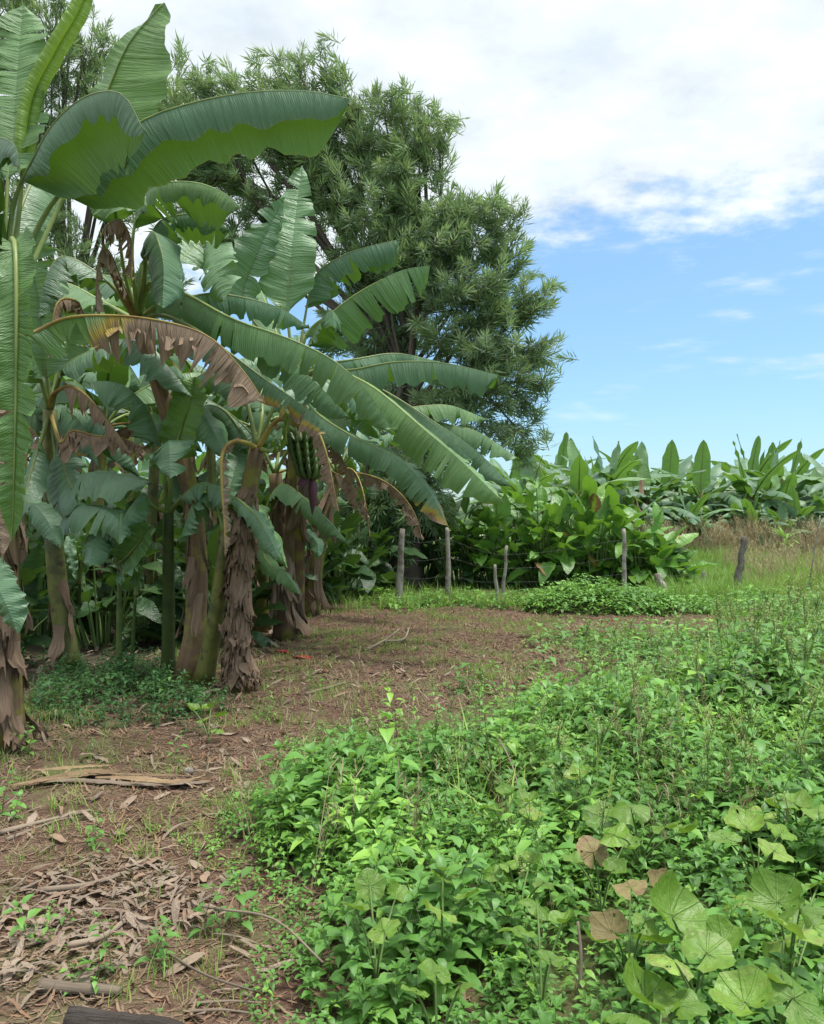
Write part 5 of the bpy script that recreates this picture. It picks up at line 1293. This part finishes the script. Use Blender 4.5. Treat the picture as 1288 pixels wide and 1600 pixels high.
lobed_weed(895, 1200, 4.4, [(890, 1180, 0, .085, 25, 10, .3), (930, 1185, .1, .08, 20, -40, .4), (860, 1190, .1, .075, 25, 60, .85), (905, 1215, -.1, .075, 15, 0, .85)], 'lobed leaf weed with mottled leaves in the upper middle of the bed', seed=15, hz=.31)
lobed_weed(1020, 1110, 5.3, [(1010, 1092, 0, .10, 25, 20, .1), (1045, 1088, .1, .09, 25, -30, .0), (985, 1100, .1, .09, 25, 60, .2), (1060, 1105, 0, .08, 18, -60, .1)], 'lobed leaf weed among seed stalks in the upper bed', seed=16, hz=.31)
lobed_weed(1195, 1035, 6.4, [(1190, 1012, 0, .11, 25, 0, .1), (1225, 1010, .1, .10, 20, -40, .2), (1160, 1030, .1, .10, 25, 60, .1), (1215, 1040, -.1, .1, 15, -20, .2)], 'lobed leaf weed furthest back near the right edge', seed=17, hz=.31)
lobed_weed(800, 1255, 4.1, [(790, 1240, 0, .07, 35, 10, .2), (825, 1250, 0, .07, 25, -40, .1), (770, 1262, 0, .065, 25, 50, .5), (830, 1278, -.1, .06, 20, 0, .85)], 'lobed leaf weed beside the bare dead stalk', seed=18, hz=.31)
lobed_weed(545, 1200, 4.9, [(530, 1172, 0, .09, 30, 10, .1), (565, 1180, .05, .08, 25, -50, .1), (505, 1188, .05, .075, 25, 60, .0)], 'lobed leaf weed on the left rim of the bed', seed=19, hz=.28)
lobed_weed(312, 1130, 5.9, [(300, 1108, 0, .075, 35, 40, .1), (330, 1105, .1, .08, 25, -10, .1), (345, 1118, .0, .075, 20, -60, .0), (316, 1125, -.1, .06, 20, 20, .3), (340, 1140, -.1, .065, 15, -30, .2)], 'pale lobed weed at the foot of the shaggy banana trunk', seed=20, hz=.16, group='lone weeds on the bare soil')
# lone weeds on the soil
def sprout(px, py, n, s, label, seed, protos=None):
    b = G(px, py); root = empty('weed_sprout', b); tag(root, label, 'weed', 'lone weeds on the bare soil')
    a = np.random.default_rng(seed).normal(size=(n, 2)) * .06 * s
    mb = MB(); pr = protos or (SMALL[:3] + CREEP)
    lay(mb, pr, b.x + a[:, 0], b.y + a[:, 1], np.full(n, .75 * s) * rng.uniform(.6, 1.2, n), tiltmax=.5)
    under(root, mb, 'foliage', PLANTM)
for i, a in enumerate([(68, 1462, 5, .8, 'weed sprout on the dead leaf litter near the left edge'), (132, 1540, 9, .8, 'largest weed sprout on the litter at lower left'), (268, 1490, 7, .8, 'weed sprout between the litter and the weed bed'),
        (282, 1585, 3, .7, 'weed sprout near the bundle of dry twigs'), (160, 1325, 6, .8, 'flat weed sprout above the pile of dead leaves'), (248, 1295, 5, .7, 'weed sprout left of the tip of the weed bed'),
        (365, 1440, 5, 1.1, 'taller weed sprout with thin stem at the rim of the weed bed'), (8, 1270, 8, .9, 'weed sprout cut by the left edge of the photo'), (270, 1190, 4, .7, 'weed sprout behind the split pale stalk'), (38, 1175, 6, .8, 'weed sprout at the foot of the tallest banana plant'),
        (490, 1075, 4, .9, 'weed sprout on the track by the thick end of the bed'), (140, 1170, 5, .5, 'tiny weed sprout on the shaded soil'), (98, 1480, 3, .6, 'tiny weed sprout right of the left edge sprout'), (420, 1120, 6, .9, 'weed sprout right of the shaggy trunk')]):
    sprout(*a[:4], a[4], 60 + i)
# ---------------------------------------------------------------- litter, stalks and sticks on the soil
def chip_proto(rs, L, W, curl, n=3):
    V, A = [], []; c = rs.uniform(-.4, .4)
    for i in range(n + 1):
        t = i / n; w = W * (1 - .7 * abs(t - .45)) * rs.uniform(.8, 1.1)
        for k in (-1, 1): V.append((w * k + c * L * t * t, L * (t - .5), curl * L * (t - .5) ** 2 * 2 + abs(k) * rs.uniform(0, .25) * W)); A.append((t * L, k * .5, .9))
    Q = [(2 * i, 2 * i + 1, 2 * i + 3, 2 * i + 2) for i in range(n)]
    return np.array(V), np.array(Q), np.array(A), np.full(len(V), rs.random()), np.zeros(len(Q), int)
def dead_proto(rs, L, W, nx=4, ny=6):
    V, A = [], []; cu = rs.uniform(.2, .9); tw = rs.uniform(-.8, .8); b1 = rs.uniform(-.5, .5)
    for i in range(ny + 1):
        t = i / ny; w = W * (math.sin(math.pi * (t * .9 + .06)) ** .6) * rs.uniform(.85, 1.1)
        for k in range(nx + 1):
            s = k / nx * 2 - 1; a = s * cu + tw * (t - .5)
            V.append((w * math.sin(a) / max(.3, cu) + b1 * L * t * t, L * (t - .5), abs(w) * (1 - math.cos(a)) * 1.2 + L * .14 * math.sin(3 * t + tw * 4) + rs.uniform(-.1, .1) * W)); A.append((t * L, s, .9))
    c = nx + 1; Q = [(i * c + k, i * c + k + 1, (i + 1) * c + k + 1, (i + 1) * c + k) for i in range(ny) for k in range(nx)]
    V = np.array(V); V[:, 2] -= V[:, 2].min()
    return V, np.array(Q), np.array(A), np.full(len(V), rs.random()), np.zeros(len(Q), int)
rs = random.Random(31)
CHIPS = [chip_proto(rs, rs.uniform(.03, .10), rs.uniform(.0012, .005), rs.uniform(-.2, .5)) for _ in range(9)]
DEAD = [dead_proto(rs, rs.uniform(.10, .24), rs.uniform(.012, .04)) for _ in range(10)]
mb = MB()
SO = [(-3.4, 2.2), (.2, 2.2), (.1, 4.4), (-.1, 6), (2.2, 8.2), (4.6, 10.6), (4.4, 11.6), (1.2, 12.6), (-1.8, 12.2), (-3.0, 9.5), (-3.4, 7), (-3.6, 5)]
x, y = sample_poly(SO, 2000); k = seen(x, y) & (rng.random(len(x)) < np.clip(4.2 / y, .3, 1)) & (nz(x, y, .5, 27) > -.55); x, y = x[k], y[k]
lay(mb, CHIPS, x, y, rng.uniform(.6, 1.3, len(x)) * np.clip(.75 + y * .05, .8, 1.35), zoff=.013, tone=rng.random(len(x)) ** 1.2, tiltmax=.22)
o = mb.build('straw_litter', M['straw'], smooth=False); tag(o, 'chopped straw and fibre strewn over the red soil', 'litter', kind='stuff')
mb = MB()
PA = Gp((0, 1420), (60, 1370), (150, 1345), (250, 1345), (350, 1400), (345, 1440), (240, 1470), (200, 1530), (120, 1560), (0, 1570))
x, y = sample_poly(PA, 900); lay(mb, DEAD, x, y, rng.uniform(.16, .62, len(x)), zoff=rng.uniform(.0, .03, len(x)), tone=rng.random(len(x)), tiltmax=.35)
x, y = sample_poly(SO, 34); k = seen(x, y) & (y < 9); lay(mb, DEAD, x[k], y[k], rng.uniform(.3, .8, k.sum()), zoff=.008, tone=rng.random(k.sum()))
x, y = sample_poly([(-6, 6.9), (-1.4, 6.4), (-1.5, 9.5), (-2.2, 13), (-8, 15)], 30); lay(mb, DEAD, x, y, rng.uniform(.5, 1.2, len(x)), zoff=.01, tone=rng.random(len(x)) * .35, tiltmax=.3)
x, y = sample_poly(Gp((0, 1300), (60, 1270), (150, 1260), (160, 1300), (60, 1320)), 60); lay(mb, DEAD, x, y, rng.uniform(.5, 1.1, len(x)), zoff=.01)
o = mb.build('leaf_litter', M['dead_leaf']); tag(o, 'grey brown dead banana leaf litter on the ground', 'litter', kind='stuff')

def ground_rod(name, label, cat, pts, r, mat, group=None, sides=7, lump=.1, part='shaft', lift=.0, taper=.6):
    P3 = []
    for p in pts:
        g_ = G(p[0], p[1]); g_.z = float(gz(g_.x, g_.y)) + r * .8 + (p[2] if len(p) > 2 else 0); P3.append(g_)
    root = empty(name, P3[0]); tag(root, label, cat, group)
    c, _ = catmull(P3, 14); mb = MB(); mb.tube(c, [r * (1 - (1 - taper) * i / 13) * random.uniform(.9, 1.1) for i in range(14)], sides=sides, lump=lump, rnd=random.random())
    under(root, mb, part, M[mat]); return root, c
def strip(root, pts, w, mat, name, seed, thick=.008, h=.02):
    q = random.Random(seed); P3 = []
    for p in pts:
        g_ = G(p[0], p[1]); g_.z = float(gz(g_.x, g_.y)) + h + (p[2] if len(p) > 2 else 0); P3.append(g_)
    c, L = catmull(P3, 22); V, A = [], []
    for i, p in enumerate(c):
        T = (c[min(i + 1, 21)] - c[max(0, i - 1)]).normalized(); s = T.cross(Vector((0, 0, 1))).normalized(); t = i / 21
        ww = w * (.12 + .88 * math.sin(math.pi * (t * .94 + .03)) ** .7) * q.uniform(.75, 1.15)
        for k in range(7):
            v = k / 3 - 1; V.append(p + s * ww * v + Vector((0, 0, .35 * ww * (1 - v * v) + q.uniform(-.003, .003)))); A.append((t * L, k / 6 * .5, 0))
    mb = MB(); mb.add(V, [(i * 7 + k, i * 7 + k + 1, i * 7 + k + 8, i * 7 + k + 7) for i in range(21) for k in range(6)], A, q.random())
    return under(root, mb, name, M[mat])
r = empty('split_stalk', G(170, 1222)); tag(r, 'long straw coloured split banana stalk lying across the soil', 'stalk')
strip(r, [(330, 1230), (270, 1226), (200, 1219), (150, 1214)], .036, 'straw_stalk', 'strip', 1); strip(r, [(190, 1206), (130, 1209), (80, 1217), (18, 1228)], .042, 'straw_stalk', 'strip', 2, h=.03); strip(r, [(175, 1202), (110, 1206), (50, 1210)], .022, 'straw_stalk', 'strip', 3, h=.05)
strip(r, [(60, 1222), (120, 1220), (220, 1230), (325, 1233)], .03, 'stick', 'strip', 4)
for k_, (pts_, w_) in enumerate([([(40, 1226), (120, 1214), (190, 1211)], .016), ([(110, 1208), (200, 1215), (300, 1222)], .014), ([(205, 1226), (270, 1232), (322, 1227)], .018), ([(15, 1233), (70, 1226), (130, 1223)], .014)]):
    strip(r, pts_, w_, 'straw_stalk', 'strip', 20 + k_, h=.025 + .008 * k_)
r, _ = ground_rod('charred_log', 'dark charred log lying at the lower left corner', 'log', [(105, 1606), (180, 1614), (250, 1620), (330, 1636)], .026, 'log', sides=14, lump=.28, part='shaft')
r, _ = ground_rod('dead_stalk', 'weathered grey stalk above the charred log', 'stalk', [(62, 1552), (120, 1556), (190, 1562)], .022, 'stick', lump=.14)
for i, (pts, rr, lab) in enumerate([
    ([(0, 1308), (60, 1292), (140, 1270)], .014, 'long dry stalk slanting up from the left edge'), ([(10, 1318), (80, 1290), (110, 1280)], .010, 'thin dry stalk lying under the slanting long one'),
    ([(60, 1400), (150, 1385), (248, 1345)], .012, 'dry leaf rib across the top of the dead leaf pile'), ([(105, 1488), (160, 1475), (205, 1440)], .013, 'curved dry rib in the lower dead leaf pile'),
    ([(300, 1420, .01), (350, 1468, .10), (430, 1512, .16), (505, 1562, .12)], .005, 'long pale dry twig reaching into the weeds'), ([(252, 1485), (320, 1540, .03), (400, 1570, .04)], .005, 'dry twig lying below the long pale twig'),
    ([(300, 1570), (360, 1574, .02), (410, 1580, .03)], .005, 'upper twig of the bundle by the log'), ([(290, 1582), (350, 1586, .02), (408, 1592, .02)], .005, 'lower twig of the bundle by the log'),
    ([(478, 1088), (510, 1078), (540, 1070)], .016, 'short stick on the far soil near the shaggy trunk'),
    ([(598, 1012, .05), (630, 1008, .03), (640, 990, .06)], .012, 'forked pale twig lying on the red soil track'), ([(570, 1020), (600, 1012, .05), (625, 1000, .1)], .014, 'pale bent twig crossing the forked one'),
    ([(780, 1260, .35), (800, 1285, .30), (815, 1312, .2)], .004, 'bare dead stalk bent over in the weeds'), ([(765, 1215, .0), (768, 1195, .35), (766, 1170, .62)], .004, 'upright brown dead stalk in the middle of the bed'),
    ([(905, 1580, 0), (908, 1570, .13), (903, 1560, .22)], .007, 'dark dead stem stub between the leaves at lower right')]):
    if i == 12:
        b = G(775, 1275); root = empty('dead_stalk', b); tag(root, lab, 'stalk'); c, _ = catmull([b, P(768, 1200, b.y), P(758, 1140, b.y)], 10); mb = MB(); mb.tube(c, [.006 - .0004 * k for k in range(10)], sides=5); under(root, mb, 'shaft', M['red_stem'])
        for k in range(3):
            mb = MB(); p0 = c[4 + k * 2]; mb.tube([p0, p0 + Vector((.06 * (1 if k % 2 else -1), 0, .09))], [.003, .0015], sides=4); under(root, mb, 'twig', M['red_stem'])
    else: ground_rod('dry_stick', lab, 'stick', pts, rr, 'stick', 'dry sticks and ribs on the ground')
def bract(px, py, yaw, label, s):
    g_ = G(px, py); root = empty('fallen_bract', g_); tag(root, label, 'flower bract', 'red bracts fallen on the soil'); V, A = [], []
    for i in range(8):
        t = i / 7
        for k in range(6):
            a = (k / 5 - .5) * 2.0; w = s * .55 * math.sin(math.pi * (t * .86 + .1)); V.append(Matrix.Rotation(R(yaw), 3, 'Z') @ Vector((w * math.sin(a), s * (t - .5) * 2, .015 + w * (1 - math.cos(a)) + .02 * t)) + g_); A.append((t, k / 10, 0))
    mb = MB(); mb.add(V, [(i * 6 + k, i * 6 + k + 1, i * 6 + k + 7, i * 6 + k + 6) for i in range(7) for k in range(5)], A, .7); under(root, mb, 'blade', M['bract'])
bract(441, 1024, 75, 'left of two red bracts on the soil, half hidden in straw', .10); bract(473, 1034, 60, 'right of two red bracts on the soil, larger and brighter', .12)
g_ = G(295, 1208); root = empty('pebble', g_); tag(root, 'small pale stone beside the split pale stalk', 'stone'); mb = MB(); mb.tube([g_ + Vector((0, 0, -.01)), g_ + Vector((.0, 0, .006)), g_ + Vector((.006, 0, .024)), g_ + Vector((.008, 0, .034))], [.022, .030, .024, .01], sides=9, lump=.12); under(root, mb, 'body', M['post'])
